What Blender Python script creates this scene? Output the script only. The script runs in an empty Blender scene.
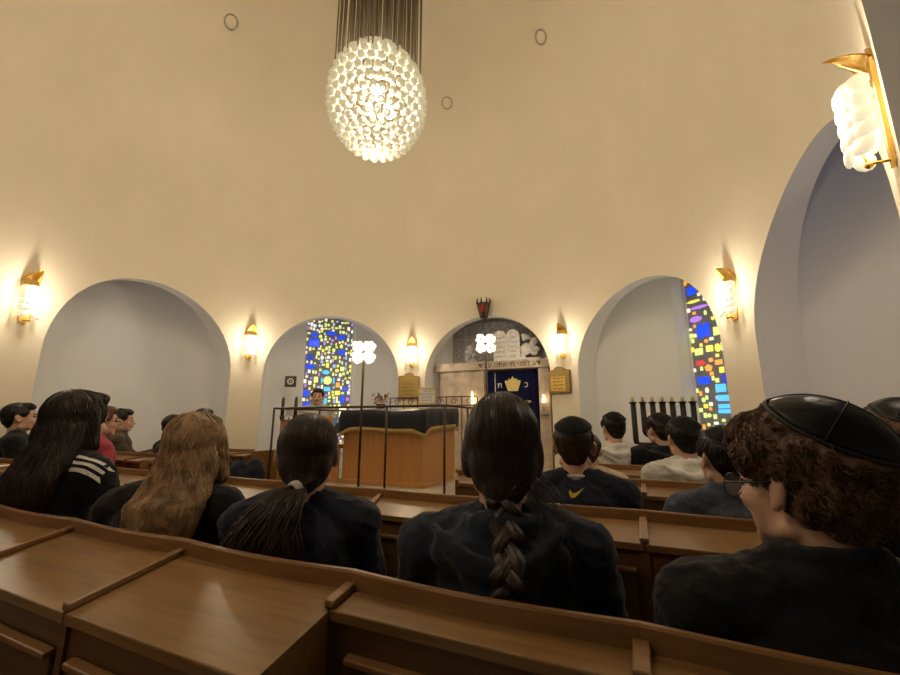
import bpy, bmesh, math, random
from math import sin, cos, pi, radians, sqrt, atan2
from mathutils import Vector, Matrix, Euler, noise
from mathutils.bvhtree import BVHTree
random.seed(7)
SC = bpy.context.scene
COL = SC.collection

# ------------------------------------------------------------------ camera
F_PX, PITCH, EYE = 411.0, 0.200, 1.2
cam_d = bpy.data.cameras.new('camera'); cam = bpy.data.objects.new('camera', cam_d); COL.objects.link(cam)
cam_d.sensor_width = 36.0; cam_d.lens = 36.0*F_PX/900.0; cam_d.clip_start = 0.02
cam.location = (0, 0, EYE); cam.rotation_euler = (pi/2+PITCH, 0, 0)
SC.camera = cam
# ------------------------------------------------------------------ world, view
w = bpy.data.worlds.new('world'); SC.world = w; w.use_nodes = True
w.node_tree.nodes['Background'].inputs[0].default_value = (0.55, 0.65, 0.9, 1)
w.node_tree.nodes['Background'].inputs[1].default_value = 0.3
SC.view_settings.view_transform = 'Standard'; SC.view_settings.look = 'None'
SC.view_settings.exposure = 0.0; SC.view_settings.gamma = 1.0; SC.view_settings.use_curve_mapping = False
SC.cycles.max_bounces = 8; SC.cycles.diffuse_bounces = 6
SC.cycles.use_denoising = True
SC.cycles.sample_clamp_indirect = 6.0
# lamp strengths (the lamps are built further down, in their own builders)
CHAND_W, SCONCE_W, POLE_W = 88.0, 11.0, 3.5
WARM = (1.0, 0.86, 0.66)
GLOW = (1.0, 0.86, 0.60)

# ------------------------------------------------------------------ room frame
R, CX, CY = 3.49, -0.746, 3.892
A0 = 0.409                       # azimuth of the ark as seen from the middle of the room
SPRING, HW = 1.91, 18.6          # arch spring height, arch half width in degrees
AW = 2*R*sin(radians(HW))/2      # half width in metres
Z_DOME, APEX = 2.6, 7.2
def rad_at(z):
    if z <= Z_DOME: return R
    k = min(1.0, (z-Z_DOME)/(APEX-Z_DOME))
    return R*sqrt(max(0.0, 1-k*k))
def wall_pt(a_deg, z, r=None):
    a = A0+radians(a_deg); rr = rad_at(z) if r is None else r
    return Vector((CX+rr*sin(a), CY+rr*cos(a), z))
def nich(k_deg):                 # frame of the arch at k_deg: outward e, sideways g
    a = A0+radians(k_deg); return Vector((sin(a), cos(a), 0)), Vector((cos(a), -sin(a), 0))
def NP(k_deg, s, q, z):
    e, g = nich(k_deg); return Vector((CX, CY, 0))+e*q+g*s+Vector((0, 0, z))
RN, RG = Vector((0.42, 0.907, 0)), Vector((0.907, -0.42, 0))     # pew rows: forward, along
def RP(n, s, z=0): return RN*n+RG*s+Vector((0, 0, z))
ROW_AZ = atan2(0.42, 0.907)
def pt(px, py, depth):           # a place seen in direction px,py at a forward distance
    u = (px-450)/F_PX; v = (337.5-py)/F_PX
    y = cos(PITCH)-v*sin(PITCH); z = sin(PITCH)+v*cos(PITCH)
    t = depth/y
    return Vector((u*t, depth, EYE+z*t))

# ------------------------------------------------------------------ materials
def mat(name, col, rough=0.6, metal=0.0, bump=None, spec=0.5, emit=None, es=0.0, var=None, streak=None, coat=0.0, alpha=None, trans=0.0, sheen=0.0, ior=None):
    m = bpy.data.materials.new(name); m.use_nodes = True
    nt = m.node_tree; b = nt.nodes['Principled BSDF']
    b.inputs['Base Color'].default_value = (*col, 1)
    b.inputs['Roughness'].default_value = rough; b.inputs['Metallic'].default_value = metal
    b.inputs['Specular IOR Level'].default_value = spec
    if coat: b.inputs['Coat Weight'].default_value = coat
    if trans: b.inputs['Transmission Weight'].default_value = trans
    if sheen: b.inputs['Sheen Weight'].default_value = sheen
    if ior: b.inputs['IOR'].default_value = ior
    if emit:
        b.inputs['Emission Color'].default_value = (*emit, 1); b.inputs['Emission Strength'].default_value = es
    tc = nt.nodes.new('ShaderNodeTexCoord')
    if var:                      # (scale, amount)
        n = nt.nodes.new('ShaderNodeTexNoise'); n.inputs['Scale'].default_value = var[0]; n.inputs['Detail'].default_value = 5
        r = nt.nodes.new('ShaderNodeValToRGB')
        lo = [c*(1-var[1]) for c in col]; hi = [min(1, c*(1+var[1])) for c in col]
        r.color_ramp.elements[0].color = (*lo, 1); r.color_ramp.elements[1].color = (*hi, 1)
        r.color_ramp.elements[0].position = 0.3; r.color_ramp.elements[1].position = 0.7
        nt.links.new(tc.outputs['Object'], n.inputs['Vector']); nt.links.new(n.outputs['Fac'], r.inputs['Fac'])
        nt.links.new(r.outputs['Color'], b.inputs['Base Color'])
    if streak:                   # (vector scale, col2)
        mp = nt.nodes.new('ShaderNodeMapping'); mp.inputs['Scale'].default_value = streak[0]
        n = nt.nodes.new('ShaderNodeTexNoise'); n.inputs['Scale'].default_value = 1.0; n.inputs['Detail'].default_value = 6; n.inputs['Roughness'].default_value = 0.62
        r = nt.nodes.new('ShaderNodeValToRGB')
        r.color_ramp.elements[0].color = (*streak[1], 1); r.color_ramp.elements[1].color = (*col, 1)
        r.color_ramp.elements[0].position = 0.3; r.color_ramp.elements[1].position = 0.68
        nt.links.new(tc.outputs['Object'], mp.inputs['Vector']); nt.links.new(mp.outputs['Vector'], n.inputs['Vector'])
        nt.links.new(n.outputs['Fac'], r.inputs['Fac']); nt.links.new(r.outputs['Color'], b.inputs['Base Color'])
        bp = nt.nodes.new('ShaderNodeBump'); bp.inputs['Strength'].default_value = 0.12; bp.inputs['Distance'].default_value = 0.002
        nt.links.new(n.outputs['Fac'], bp.inputs['Height']); nt.links.new(bp.outputs['Normal'], b.inputs['Normal'])
    if bump:                     # list of (scale, strength, distance)
        prev = None
        for sc, st, di in bump:
            n = nt.nodes.new('ShaderNodeTexNoise'); n.inputs['Scale'].default_value = sc; n.inputs['Detail'].default_value = 4
            bp = nt.nodes.new('ShaderNodeBump'); bp.inputs['Strength'].default_value = st; bp.inputs['Distance'].default_value = di
            nt.links.new(tc.outputs['Object'], n.inputs['Vector']); nt.links.new(n.outputs['Fac'], bp.inputs['Height'])
            if prev: nt.links.new(prev.outputs['Normal'], bp.inputs['Normal'])
            prev = bp
        nt.links.new(prev.outputs['Normal'], b.inputs['Normal'])
    return m
M = {}
M['cream'] = mat('cream_plaster', (0.80, 0.72, 0.565), 0.85, bump=[(9, 0.10, 0.02), (60, 0.08, 0.004)], var=(1.3, 0.035))
M['white'] = mat('white_plaster', (0.84, 0.835, 0.85), 0.85, bump=[(30, 0.06, 0.004)])
M['floor'] = mat('brown_floor', (0.055, 0.032, 0.022), 0.7, var=(6, 0.3))
M['tile'] = mat('stone_tile', (0.42, 0.37, 0.28), 0.5, var=(5, 0.25))
M['wood'] = mat('oak_veneer', (0.27, 0.148, 0.052), 0.33, streak=((3.5, 42, 42), (0.155, 0.078, 0.026)), spec=0.5)
M['wood_d'] = mat('oak_dark', (0.16, 0.082, 0.029), 0.42, streak=((3.5, 42, 42), (0.10, 0.045, 0.015)))
M['wood_e'] = mat('oak_edge', (0.27, 0.14, 0.052), 0.34, streak=((4, 60, 60), (0.19, 0.09, 0.03)))
M['wood_b'] = mat('bimah_wood', (0.56, 0.27, 0.085), 0.42, streak=((60, 60, 3), (0.45, 0.205, 0.062)))
M['knob'] = mat('steel_knob', (0.5, 0.45, 0.38), 0.3, 1.0)
M['gold'] = mat('brass', (0.80, 0.55, 0.16), 0.28, 1.0)
M['goldp'] = mat('gold_plaque', (0.42, 0.30, 0.10), 0.38, 0.7)
M['golde'] = mat('engraved_gold', (0.13, 0.085, 0.03), 0.5, 0.3)
M['iron'] = mat('dark_iron', (0.075, 0.050, 0.032), 0.45, 0.6)
M['menorah'] = mat('blackened_metal', (0.018, 0.014, 0.011), 0.5, 0.4, bump=[(70, 0.5, 0.006)])
M['marble'] = mat('beige_marble', (0.56, 0.46, 0.36), 0.35, var=(5, 0.28), bump=[(20, 0.05, 0.003)])
M['stone'] = mat('white_relief_stone', (0.80, 0.78, 0.75), 0.7, var=(18, 0.18), bump=[(60, 0.4, 0.004)])
M['grey'] = mat('grey_relief', (0.36, 0.35, 0.35), 0.7, var=(14, 0.4), bump=[(30, 0.5, 0.01)])
M['ink'] = mat('engraved_letters', (0.10, 0.06, 0.03), 0.6)
M['inkg'] = mat('grey_letters', (0.30, 0.29, 0.28), 0.7)
M['velvet'] = mat('navy_velvet', (0.006, 0.007, 0.014), 0.75, sheen=0.04, var=(30, 0.3))
M['satin'] = mat('black_cover', (0.012, 0.012, 0.018), 0.26, spec=0.6, bump=[(14, 0.35, 0.01)])
M['blue'] = mat('royal_blue_velvet', (0.010, 0.024, 0.25), 0.6, sheen=0.3)
M['fringe'] = mat('gold_fringe', (0.58, 0.40, 0.13), 0.55, 0.2)
M['goldf'] = mat('gold_embroidery', (0.80, 0.66, 0.26), 0.45, 0.3, bump=[(160, 0.6, 0.004)])
M['cream_candle'] = mat('candle_wax', (0.66, 0.50, 0.28), 0.6)
M['paper'] = mat('paper', (0.80, 0.78, 0.72), 0.7)
M['black'] = mat('black_plastic', (0.012, 0.012, 0.014), 0.4)
M['glassbulb'] = mat('lit_glass_petal', (0.62, 0.58, 0.48), 0.25, emit=GLOW, es=0.62, spec=0.6)
M['glasspole'] = mat('lit_glass_rosette', (0.7, 0.65, 0.55), 0.25, emit=GLOW, es=1.6, spec=0.6)
M['bulb'] = mat('bulb', (1, 1, 1), 0.3, emit=(1, 0.86, 0.6), es=14.0)
M['flame'] = mat('flame_bulb', (1, 0.9, 0.7), 0.3, emit=(1, 0.72, 0.36), es=9.0)
M['globe'] = mat('chandelier_glass', (0.42, 0.385, 0.29), 0.15, spec=0.6, emit=(0.95, 0.86, 0.58), es=0.26, trans=0.35, ior=1.3)
M['rod'] = mat('brushed_rod', (0.20, 0.165, 0.12), 0.5, 0.4)
M['leadgrey'] = mat('window_concrete', (0.22, 0.21, 0.215), 0.8, emit=(0.5, 0.5, 0.55), es=0.07, var=(10, 0.2))  # faint glow put into the concrete to lighten its grey
GC = dict(blue=(0.012, 0.07, 0.85), deep=(0.02, 0.04, 0.42), cyan=(0.10, 0.52, 0.92), yellow=(0.85, 0.75, 0.10), lime=(0.68, 0.80, 0.24),
          pale=(0.88, 0.86, 0.62), amber=(0.80, 0.36, 0.07), red=(0.55, 0.05, 0.05), violet=(0.42, 0.20, 0.75), white=(0.75, 0.78, 0.85), mist=(0.35, 0.42, 0.66))
for k, c in GC.items():
    M['g_'+k] = mat('stained_glass_'+k, c, 0.2, emit=c, es=1.05)
GK = list(GC)

# ------------------------------------------------------------------ mesh helpers
def finish(o, mats):
    for m in (mats if isinstance(mats, (list, tuple)) else [mats]): o.data.materials.append(m)
def obj(name, bm, mats, parent=None, smooth=False, loc=None, rz=None):
    me = bpy.data.meshes.new(name); bm.normal_update(); bm.to_mesh(me); bm.free()
    o = bpy.data.objects.new(name, me); COL.objects.link(o); finish(o, mats)
    if smooth:
        for p in me.polygons: p.use_smooth = True
    if parent: o.parent = parent
    if loc is not None: o.location = loc
    if rz is not None: o.rotation_euler = (0, 0, rz)
    return o
def autosmooth(o, ang=40):
    for p in o.data.polygons: p.use_smooth = True
    o.data.set_sharp_from_angle(angle=radians(ang))
def tag(o, label=None, cat=None, group=None, kind=None):
    if label: o['label'] = label
    if cat: o['category'] = cat
    if group: o['group'] = group
    if kind: o['kind'] = kind
    return o
def thing(name, label, cat, loc=(0, 0, 0), rz=0, group=None):
    o = bpy.data.objects.new(name, None); COL.objects.link(o); o.empty_display_size = 0.1
    o.location = loc; o.rotation_euler = (0, 0, rz)
    return tag(o, label, cat, group)
def struct(name, bm, m, smooth=False):
    o = obj(name, bm, m, None, smooth); o['kind'] = 'structure'; return o
def copy_tree(o, parent=None):
    c = o.copy(); COL.objects.link(c)
    if parent: c.parent = parent
    for ch in list(o.children): copy_tree(ch, c)
    return c
def box(bm, lo, hi, mi=0, bev=0.0, mtx=None):
    lo, hi = Vector(lo), Vector(hi)
    vs = [bm.verts.new((x, y, z)) for x in (lo.x, hi.x) for y in (lo.y, hi.y) for z in (lo.z, hi.z)]
    fs = []
    for f in ((0, 1, 3, 2), (4, 6, 7, 5), (0, 4, 5, 1), (2, 3, 7, 6), (0, 2, 6, 4), (1, 5, 7, 3)):
        fc = bm.faces.new([vs[i] for i in f]); fc.material_index = mi; fs.append(fc)
    if bev > 0:
        es = list({e for f in fs for e in f.edges})
        r = bmesh.ops.bevel(bm, geom=es, offset=bev, segments=2, affect='EDGES', profile=0.5)
        for f in r['faces']: f.material_index = mi
        vs = list({v for f in r['faces'] for v in f.verts} | {v for v in vs if v.is_valid})
    if mtx is not None:
        for v in vs: v.co = mtx @ v.co
    return vs
def frame_of(d):
    d = d.normalized(); a = Vector((0, 0, 1)) if abs(d.z) < 0.9 else Vector((1, 0, 0))
    x = d.cross(a).normalized(); return x, x.cross(d).normalized()
def tube(bm, pts, rs, n=8, mi=0, caps=True, closed=False):
    pts = [Vector(p) for p in pts]
    if not isinstance(rs, (list, tuple)): rs = [rs]*len(pts)
    rings = []; N = len(pts); x = None
    for i, p in enumerate(pts):
        if closed: d = pts[(i+1) % N]-pts[i-1]
        else: d = pts[min(i+1, N-1)]-pts[max(i-1, 0)]
        if d.length < 1e-9: d = Vector((0, 0, 1))
        d.normalize()
        if x is None: x, y = frame_of(d)
        else:
            x = (x-d*x.dot(d)); x = x.normalized() if x.length > 1e-6 else frame_of(d)[0]
            y = x.cross(d).normalized()
        rings.append([bm.verts.new(p+(x*cos(2*pi*k/n)+y*sin(2*pi*k/n))*rs[i]) for k in range(n)])
    for i in range(N if closed else N-1):
        a, b = rings[i], rings[(i+1) % N]
        for k in range(n):
            f = bm.faces.new((a[k], a[(k+1) % n], b[(k+1) % n], b[k])); f.material_index = mi; f.smooth = True
    if caps and not closed:
        for r in (rings[0][::-1], rings[-1]):
            f = bm.faces.new(r); f.material_index = mi
def ell(bm, c, r, rot=None, seg=16, rings=10, mi=0):
    m = Matrix.Translation(c) @ (rot.to_4x4() if rot is not None else Matrix.Identity(4)) @ Matrix.Diagonal((*r, 1))
    rr = bmesh.ops.create_uvsphere(bm, u_segments=seg, v_segments=rings, radius=1.0, matrix=m)
    for f in {f for v in rr['verts'] for f in v.link_faces}: f.material_index = mi; f.smooth = True
    return rr['verts']
def cap(bm, p0, p1, r0, r1, n=14):       # tapered capsule
    p0, p1 = Vector(p0), Vector(p1); d = (p1-p0)
    dn = d.normalized() if d.length > 1e-6 else Vector((0, 0, 1))
    pts, rs = [], []
    for t in (0.02, 0.3, 0.6, 0.85): pts.append(p0-dn*r0*cos(t*pi/2)); rs.append(r0*sin(t*pi/2))
    pts.append(p0); rs.append(r0); pts.append(p1); rs.append(r1)
    for t in (0.85, 0.6, 0.3, 0.02): pts.append(p1+dn*r1*cos(t*pi/2)); rs.append(r1*sin(t*pi/2))
    tube(bm, pts, rs, n)
def loft(bm, rings, n=24, mi=0):         # rings: (cx, cy, z, rx, ry)
    R_ = []
    for cx, cy, z, rx, ry in rings:
        R_.append([bm.verts.new((cx+rx*cos(2*pi*k/n), cy+ry*sin(2*pi*k/n), z)) for k in range(n)])
    for a, b in zip(R_[:-1], R_[1:]):
        for k in range(n):
            f = bm.faces.new((a[k], a[(k+1) % n], b[(k+1) % n], b[k])); f.material_index = mi; f.smooth = True
    for f in (bm.faces.new(R_[0][::-1]), bm.faces.new(R_[-1])): f.material_index = mi
def lathe(bm, prof, n=20, c=(0, 0, 0), mi=0, closed_ends=True):
    loft(bm, [(c[0], c[1], c[2]+z, r, r) for r, z in prof], n, mi)
def remesh(bm, voxel, smooth_it=2, name='tmp', noise_amp=0.0, noise_sc=20.0, noise_fn=None):
    me = bpy.data.meshes.new(name); bm.normal_update(); bm.to_mesh(me); bm.free()
    o = bpy.data.objects.new(name, me); COL.objects.link(o)
    md = o.modifiers.new('r', 'REMESH'); md.mode = 'VOXEL'; md.voxel_size = voxel
    if smooth_it:
        s = o.modifiers.new('s', 'SMOOTH'); s.iterations = smooth_it; s.factor = 0.6
    dg = bpy.context.evaluated_depsgraph_get(); dg.update()
    out = bpy.data.meshes.new_from_object(o.evaluated_get(dg))
    bpy.data.objects.remove(o); bpy.data.meshes.remove(me)
    out.name = name
    if noise_amp or noise_fn:
        nr = [v.normal.copy() for v in out.vertices]
        for v, n_ in zip(out.vertices, nr):
            a = noise_fn(v.co, n_) if noise_fn else noise_amp*noise.noise(v.co*noise_sc)
            v.co = v.co+n_*a
        out.update()
    for p in out.polygons: p.use_smooth = True
    return out
def link_mesh(name, me, mats, parent=None):
    me.name = name; me.materials.clear()
    o = bpy.data.objects.new(name, me); COL.objects.link(o); finish(o, mats)
    if parent: o.parent = parent
    return o
def prism(bm, outline, y0, y1, mi=0, mtx=None):      # outline in x,z ; extruded along y
    a = [bm.verts.new((x, y0, z)) for x, z in outline]; b = [bm.verts.new((x, y1, z)) for x, z in outline]
    fs = [bm.faces.new(a), bm.faces.new(b[::-1])]
    n = len(a)
    for i in range(n): fs.append(bm.faces.new((a[i], b[i], b[(i+1) % n], a[(i+1) % n])))
    for f in fs: f.material_index = mi
    if mtx is not None:
        for v in a+b: v.co = mtx @ v.co
def text_mesh(name, body, size, m, parent, loc, rot, ext=0.002, align='CENTER'):
    cu = bpy.data.curves.new(name, 'FONT'); cu.body = body; cu.size = size; cu.extrude = ext; cu.align_x = align; cu.align_y = 'CENTER'
    o = bpy.data.objects.new('t', cu); COL.objects.link(o)
    dg = bpy.context.evaluated_depsgraph_get(); dg.update()
    me = bpy.data.meshes.new_from_object(o.evaluated_get(dg)); bpy.data.objects.remove(o)
    r = link_mesh(name, me, m, parent); r.location = loc; r.rotation_euler = rot
    return r

# ================================================================== STRUCTURE
bm = bmesh.new()
bmesh.ops.create_circle(bm, cap_ends=True, radius=8.5, segments=64, matrix=Matrix.Translation((CX, CY, 0)))
struct('floor', bm, M['floor'])

# boundary of an arch in (offset degrees, height) with matching points on the sector's outline
ZT = 3.32
def arch_boundary():
    H = radians(22.5)*R; W = radians(HW)*R; rise = AW
    inner, outer = [], []
    for z in (0, 0.5, 1.0, 1.5): inner.append((-HW, z)); outer.append((-22.5, z))
    fc = math.atan2(ZT-SPRING, H)
    ph = [fc*i/6 for i in range(7)]+[fc+(pi/2-fc)*i/12 for i in range(1, 13)]
    full = ph+[pi-p for p in ph[::-1][1:]]
    for p in full:
        inner.append((-HW*cos(p), SPRING+rise*sin(p)))
        c, s = cos(p), sin(p)
        t = min(H/abs(c) if abs(c) > 1e-6 else 1e9, (ZT-SPRING)/s if s > 1e-6 else 1e9)
        outer.append((-22.5*(t*c)/H, SPRING+t*s))
    for z in (1.5, 1.0, 0.5, 0): inner.append((HW, z)); outer.append((22.5, z))
    return inner, outer
INN, OUT = arch_boundary()
TOPA = [a for a, z in OUT if abs(z-ZT) < 1e-6]
bm = bmesh.new()
for k in range(8):
    base = -90+45*k
    L = 5
    rings = []
    for j in range(L+1):
        t = j/L
        rings.append([bm.verts.new(wall_pt(base+ia+(oa-ia)*t, iz+(oz-iz)*t)) for (ia, iz), (oa, oz) in zip(INN, OUT)])
    for j in range(L):
        for i in range(len(INN)-1):
            bm.faces.new((rings[j][i], rings[j][i+1], rings[j+1][i+1], rings[j+1][i]))
angs = []
for k in range(8):
    angs += [(-90+45*k+a) for a in TOPA[:-1]]
prev = None
NZ = 30
for j in range(NZ+1):
    th0 = math.asin((ZT-Z_DOME)/(APEX-Z_DOME)); th = th0+(pi/2-th0)*j/NZ
    z = Z_DOME+(APEX-Z_DOME)*sin(th); 
    if j == NZ:
        top = bm.verts.new((CX, CY, APEX))
        for i in range(len(prev)): bm.faces.new((prev[i], prev[(i+1) % len(prev)], top))
        break
    ring = [bm.verts.new(wall_pt(a, z)) for a in angs]
    if prev:
        for i in range(len(ring)): bm.faces.new((prev[i], prev[(i+1) % len(ring)], ring[(i+1) % len(ring)], ring[i]))
    prev = ring
bmesh.ops.remove_doubles(bm, verts=bm.verts, dist=0.0008)
bmesh.ops.recalc_face_normals(bm, faces=bm.faces)
struct('wall_drum', bm, M['cream'], True)

Q1 = 3.64
WOFF = {3: 0.27}
def arch_niche(k, deep=None, window=True):
    base = -90+45*k
    e, g = nich(base)
    bm = bmesh.new()
    fr = [wall_pt(base+a, z) for a, z in INN]
    v0 = [bm.verts.new(p) for p in fr]; v1 = []
    for p in fr:
        q = (p-Vector((CX, CY, 0))).dot(e)
        v1.append(bm.verts.new(p+e*(Q1-q)))
    for i in range(len(v0)-1): bm.faces.new((v0[i], v1[i], v1[i+1], v0[i+1])).smooth = True
    o = struct('trim_%d' % (k+1), bm, M['white'])
    autosmooth(o, 30)
    # chamber behind the arch
    bm = bmesh.new()
    ZC = 3.55
    if deep: plan = [(-AW, Q1), (-1.75, Q1), (-1.75, deep), (1.75, deep), (1.75, Q1), (AW, Q1)]
    else:
        sp = []
        for i in range(7):
            t = i/6; ang = t*pi/2
            sp.append((0.47+(AW-0.47)*(cos(ang)**0.75 if cos(ang) > 1e-9 else 0), Q1+0.66*(t**1.0)))
        left = [(-s, q) for s, q in sp]
        if window:
            o_ = WOFF.get(k, 0.0); left = [(-AW, Q1)]+[(-(AW-(AW-0.47+o_)*t_)+0.0, Q1+0.66*t_) for t_ in (0.2, 0.45, 0.7, 1.0)] if o_ else left
            plan = left+[(-0.47+o_, 4.62), (0.47+o_, 4.62)]+[(s_+(o_ if i_ == 0 else o_*(1-i_/6)), q_) for i_, (s_, q_) in enumerate(sp[::-1])]
        else:
            plan = left+sp[::-1]
    lo = [bm.verts.new(NP(base, s, q, 0)) for s, q in plan]; hi = [bm.verts.new(NP(base, s, q, ZC)) for s, q in plan]
    for i in range(len(plan)-1): bm.faces.new((lo[i], lo[i+1], hi[i+1], hi[i]))
    bm.faces.new(hi)
    # lunette above the arch, seen from inside the chamber
    inr = [(p-Vector((CX, CY, 0))).dot(g) for p in fr]
    a = [bm.verts.new(NP(base, s, Q1, p.z)) for s, p in zip(inr, fr)]
    b = [bm.verts.new(NP(base, s, Q1, ZC)) for s, p in zip(inr, fr)]
    for i in range(len(a)-1):
        if abs(inr[i]-inr[i+1]) > 1e-4: bm.faces.new((a[i], a[i+1], b[i+1], b[i]))
    o = struct('wall_niche_%d' % (k+1), bm, M['white'])
    autosmooth(o, 35)
for k in range(8):
    if k in (5, 6, 7): arch_niche(k, deep=5.6 if k != 5 else 6.2)
    else: arch_niche(k, window=(k in (1, 3, 4)))

# stained glass: thick glass pieces set in grey concrete
def stained(num, base, rects, z0, z1):
    bm = bmesh.new()
    box(bm, (-0.47, 0, z0), (0.47, 0.05, z1), 0)
    rnd = random.Random(num)
    for (x, z, wd, hg, c) in rects:
        n = rnd.choice((4, 4, 4, 5, 7)); ph = rnd.random()*pi
        if n == 4:
            pts = [(x+wd/2*sx*(1-0.12*rnd.random()), z+hg/2*sz*(1-0.12*rnd.random())) for sx, sz in ((-1, -1), (1, -1), (1, 1), (-1, 1))]
        else: pts = [(x+wd*0.56*cos(ph+2*pi*i/n), z+hg*0.56*sin(ph+2*pi*i/n)) for i in range(n)]
        pts = [(max(-0.465, min(0.465, a)), b) for a, b in pts]
        prism(bm, pts, -0.014, 0.0, 1+GK.index(c))
    o = struct('window_%d' % num, bm, [M['leadgrey']]+[M['g_'+c] for c in GK])
    o.location = NP(base, WOFF.get(num+1 if num > 1 else 9, 0.0) if num == 2 else 0.0, 4.55, 0); o.rotation_euler = (0, 0, -(A0+radians(base)))
    # sill and frame
    bm = bmesh.new()
    box(bm, (-0.465, -0.25, z0-0.10), (0.465, 0.0, z0), 0, 0.005)
    for sx in (-1, 1): box(bm, (sx*0.455-0.012, -0.03, z0), (sx*0.455+0.012, 0.0, z1), 0)
    f = obj('window_frame', bm, M['white'], o)
    bm = bmesh.new(); box(bm, (-0.468, -0.2, 0), (0.468, 0.0, z0-0.11)); obj('sill_wall', bm, M['white'], o)
    return o
rn = random.Random(11)
def scatter(n, zlo, zhi, colors, smin, smax, taken, xlo=-0.44, xhi=0.44, dens=None):
    out = []
    for _ in range(n*12):
        if len(out) >= n: break
        wd, hg = rn.uniform(smin, smax), rn.uniform(smin, smax)*1.25
        x, z = rn.uniform(xlo, xhi), rn.uniform(zlo, zhi)
        if dens and rn.random() > dens(x, z): continue
        if any(abs(x-a)*2 < wd+c+0.014 and abs(z-b)*2 < hg+d+0.014 for a, b, c, d, _ in taken+out): continue
        out.append((x, z, wd, hg, rn.choice(colors)))
    return out
# window seen behind the reading desk
W1 = [(-0.30, 2.72, 0.20, 0.17, 'blue'), (-0.30, 2.88, 0.12, 0.08, 'blue'), (-0.36, 2.42, 0.12, 0.10, 'deep'), (-0.34, 2.24, 0.17, 0.09, 'blue'),
      (0.22, 2.86, 0.13, 0.10, 'blue'), (0.02, 2.93, 0.2, 0.06, 'blue'), (0.24, 2.56, 0.13, 0.11, 'blue'), (-0.38, 1.72, 0.12, 0.11, 'blue'), (-0.34, 1.48, 0.16, 0.13, 'blue'),
      (0.30, 1.62, 0.07, 0.17, 'blue'), (0.34, 1.82, 0.07, 0.09, 'blue'), (-0.04, 2.14, 0.14, 0.08, 'cyan'), (0.0, 1.98, 0.15, 0.15, 'lime'), (0.0, 1.81, 0.13, 0.08, 'cyan'),
      (-0.11, 1.98, 0.03, 0.12, 'cyan'), (0.12, 1.98, 0.03, 0.12, 'cyan'), (-0.22, 1.99, 0.08, 0.12, 'lime'), (0.20, 1.90, 0.08, 0.10, 'amber'), (0.2, 1.74, 0.10, 0.09, 'yellow'),
      (-0.02, 1.58, 0.06, 0.12, 'cyan'), (-0.12, 1.40, 0.20, 0.19, 'pale'), (0.32, 1.36, 0.14, 0.20, 'pale'), (-0.02, 2.28, 0.06, 0.09, 'yellow'), (0.27, 2.22, 0.08, 0.09, 'lime')]
W1 += scatter(260, 0.75, 3.2, ['lime', 'pale', 'yellow', 'pale', 'lime', 'white', 'mist', 'yellow', 'violet'], 0.025, 0.062, W1)
stained(1, -45, W1, 0.70, 3.5)
W2 = [(-0.34, 3.02, 0.14, 0.12, 'blue'), (-0.33, 2.86, 0.2, 0.04, 'yellow'), (-0.26, 2.76, 0.26, 0.04, 'violet'), (-0.33, 2.60, 0.17, 0.08, 'violet'),
      (-0.28, 2.42, 0.10, 0.20, 'blue'), (-0.18, 2.42, 0.07, 0.20, 'blue'), (-0.34, 2.14, 0.12, 0.10, 'lime'), (-0.18, 2.16, 0.10, 0.09, 'yellow'),
      (-0.34, 1.98, 0.14, 0.08, 'red'), (-0.23, 1.90, 0.10, 0.09, 'amber'), (-0.08, 1.96, 0.10, 0.07, 'amber'), (-0.32, 1.74, 0.18, 0.11, 'blue'), (-0.02, 1.74, 0.10, 0.12, 'deep'), (0.08, 1.78, 0.06, 0.10, 'deep'),
      (-0.10, 1.62, 0.14, 0.11, 'cyan'), (-0.08, 1.49, 0.16, 0.08, 'cyan'), (-0.02, 1.385, 0.30, 0.055, 'cyan'), (-0.02, 1.32, 0.30, 0.055, 'cyan'), (-0.16, 1.5, 0.05, 0.05, 'mist'),
      (0.05, 1.16, 0.12, 0.12, 'amber'), (0.16, 1.06, 0.12, 0.11, 'yellow'), (0.26, 1.18, 0.12, 0.15, 'lime'), (-0.20, 1.10, 0.15, 0.08, 'mist'), (-0.16, 0.93, 0.13, 0.20, 'violet'), (-0.33, 0.98, 0.15, 0.18, 'mist')]
W2 += scatter(40, 1.85, 2.9, ['lime', 'yellow', 'pale', 'lime'], 0.05, 0.10, W2, -0.10, 0.44)
W2 += scatter(110, 0.8, 3.2, ['lime', 'yellow', 'pale', 'lime', 'amber'], 0.03, 0.06, W2)
stained(2, 45, W2, 0.70, 3.5)
W3 = scatter(26, 0.8, 3.3, ['cyan', 'blue', 'cyan', 'mist'], 0.08, 0.14, [])
stained(3, 90, W3, 0.70, 3.5)

# ================================================================== ARK (niche 3)
e3, g3 = nich(0)
ark = thing('torah_ark', 'beige marble ark wall with an inscribed lintel and an opening for the curtain', 'ark', NP(0, 0, 3.62, 0), -A0)
bm = bmesh.new()
box(bm, (-0.95, 0, 0.28), (-0.10, 0.34, 2.08), 0, 0.004); box(bm, (0.855, 0, 0.28), (1.03, 0.34, 2.08), 0, 0.004)
box(bm, (-0.10, 0.30, 0.28), (0.855, 0.34, 2.08)); obj('marble_wall', bm, M['marble'], ark)
bm = bmesh.new(); box(bm, (-1.02, -0.05, 2.081), (1.06, 0.36, 2.225), 0, 0.006); lint = obj('lintel', bm, M['marble'], ark)
text_mesh('inscription', 'דע לפני מי אתה עומד'[::-1], 0.125, M['ink'], lint, (0.36, -0.052, 2.152), (pi/2, 0, 0))
bm = bmesh.new()
box(bm, (-0.15, -0.02, 0.28), (-0.1, -0.0, 2.08)); obj('door_jamb', bm, M['marble'], ark)
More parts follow.
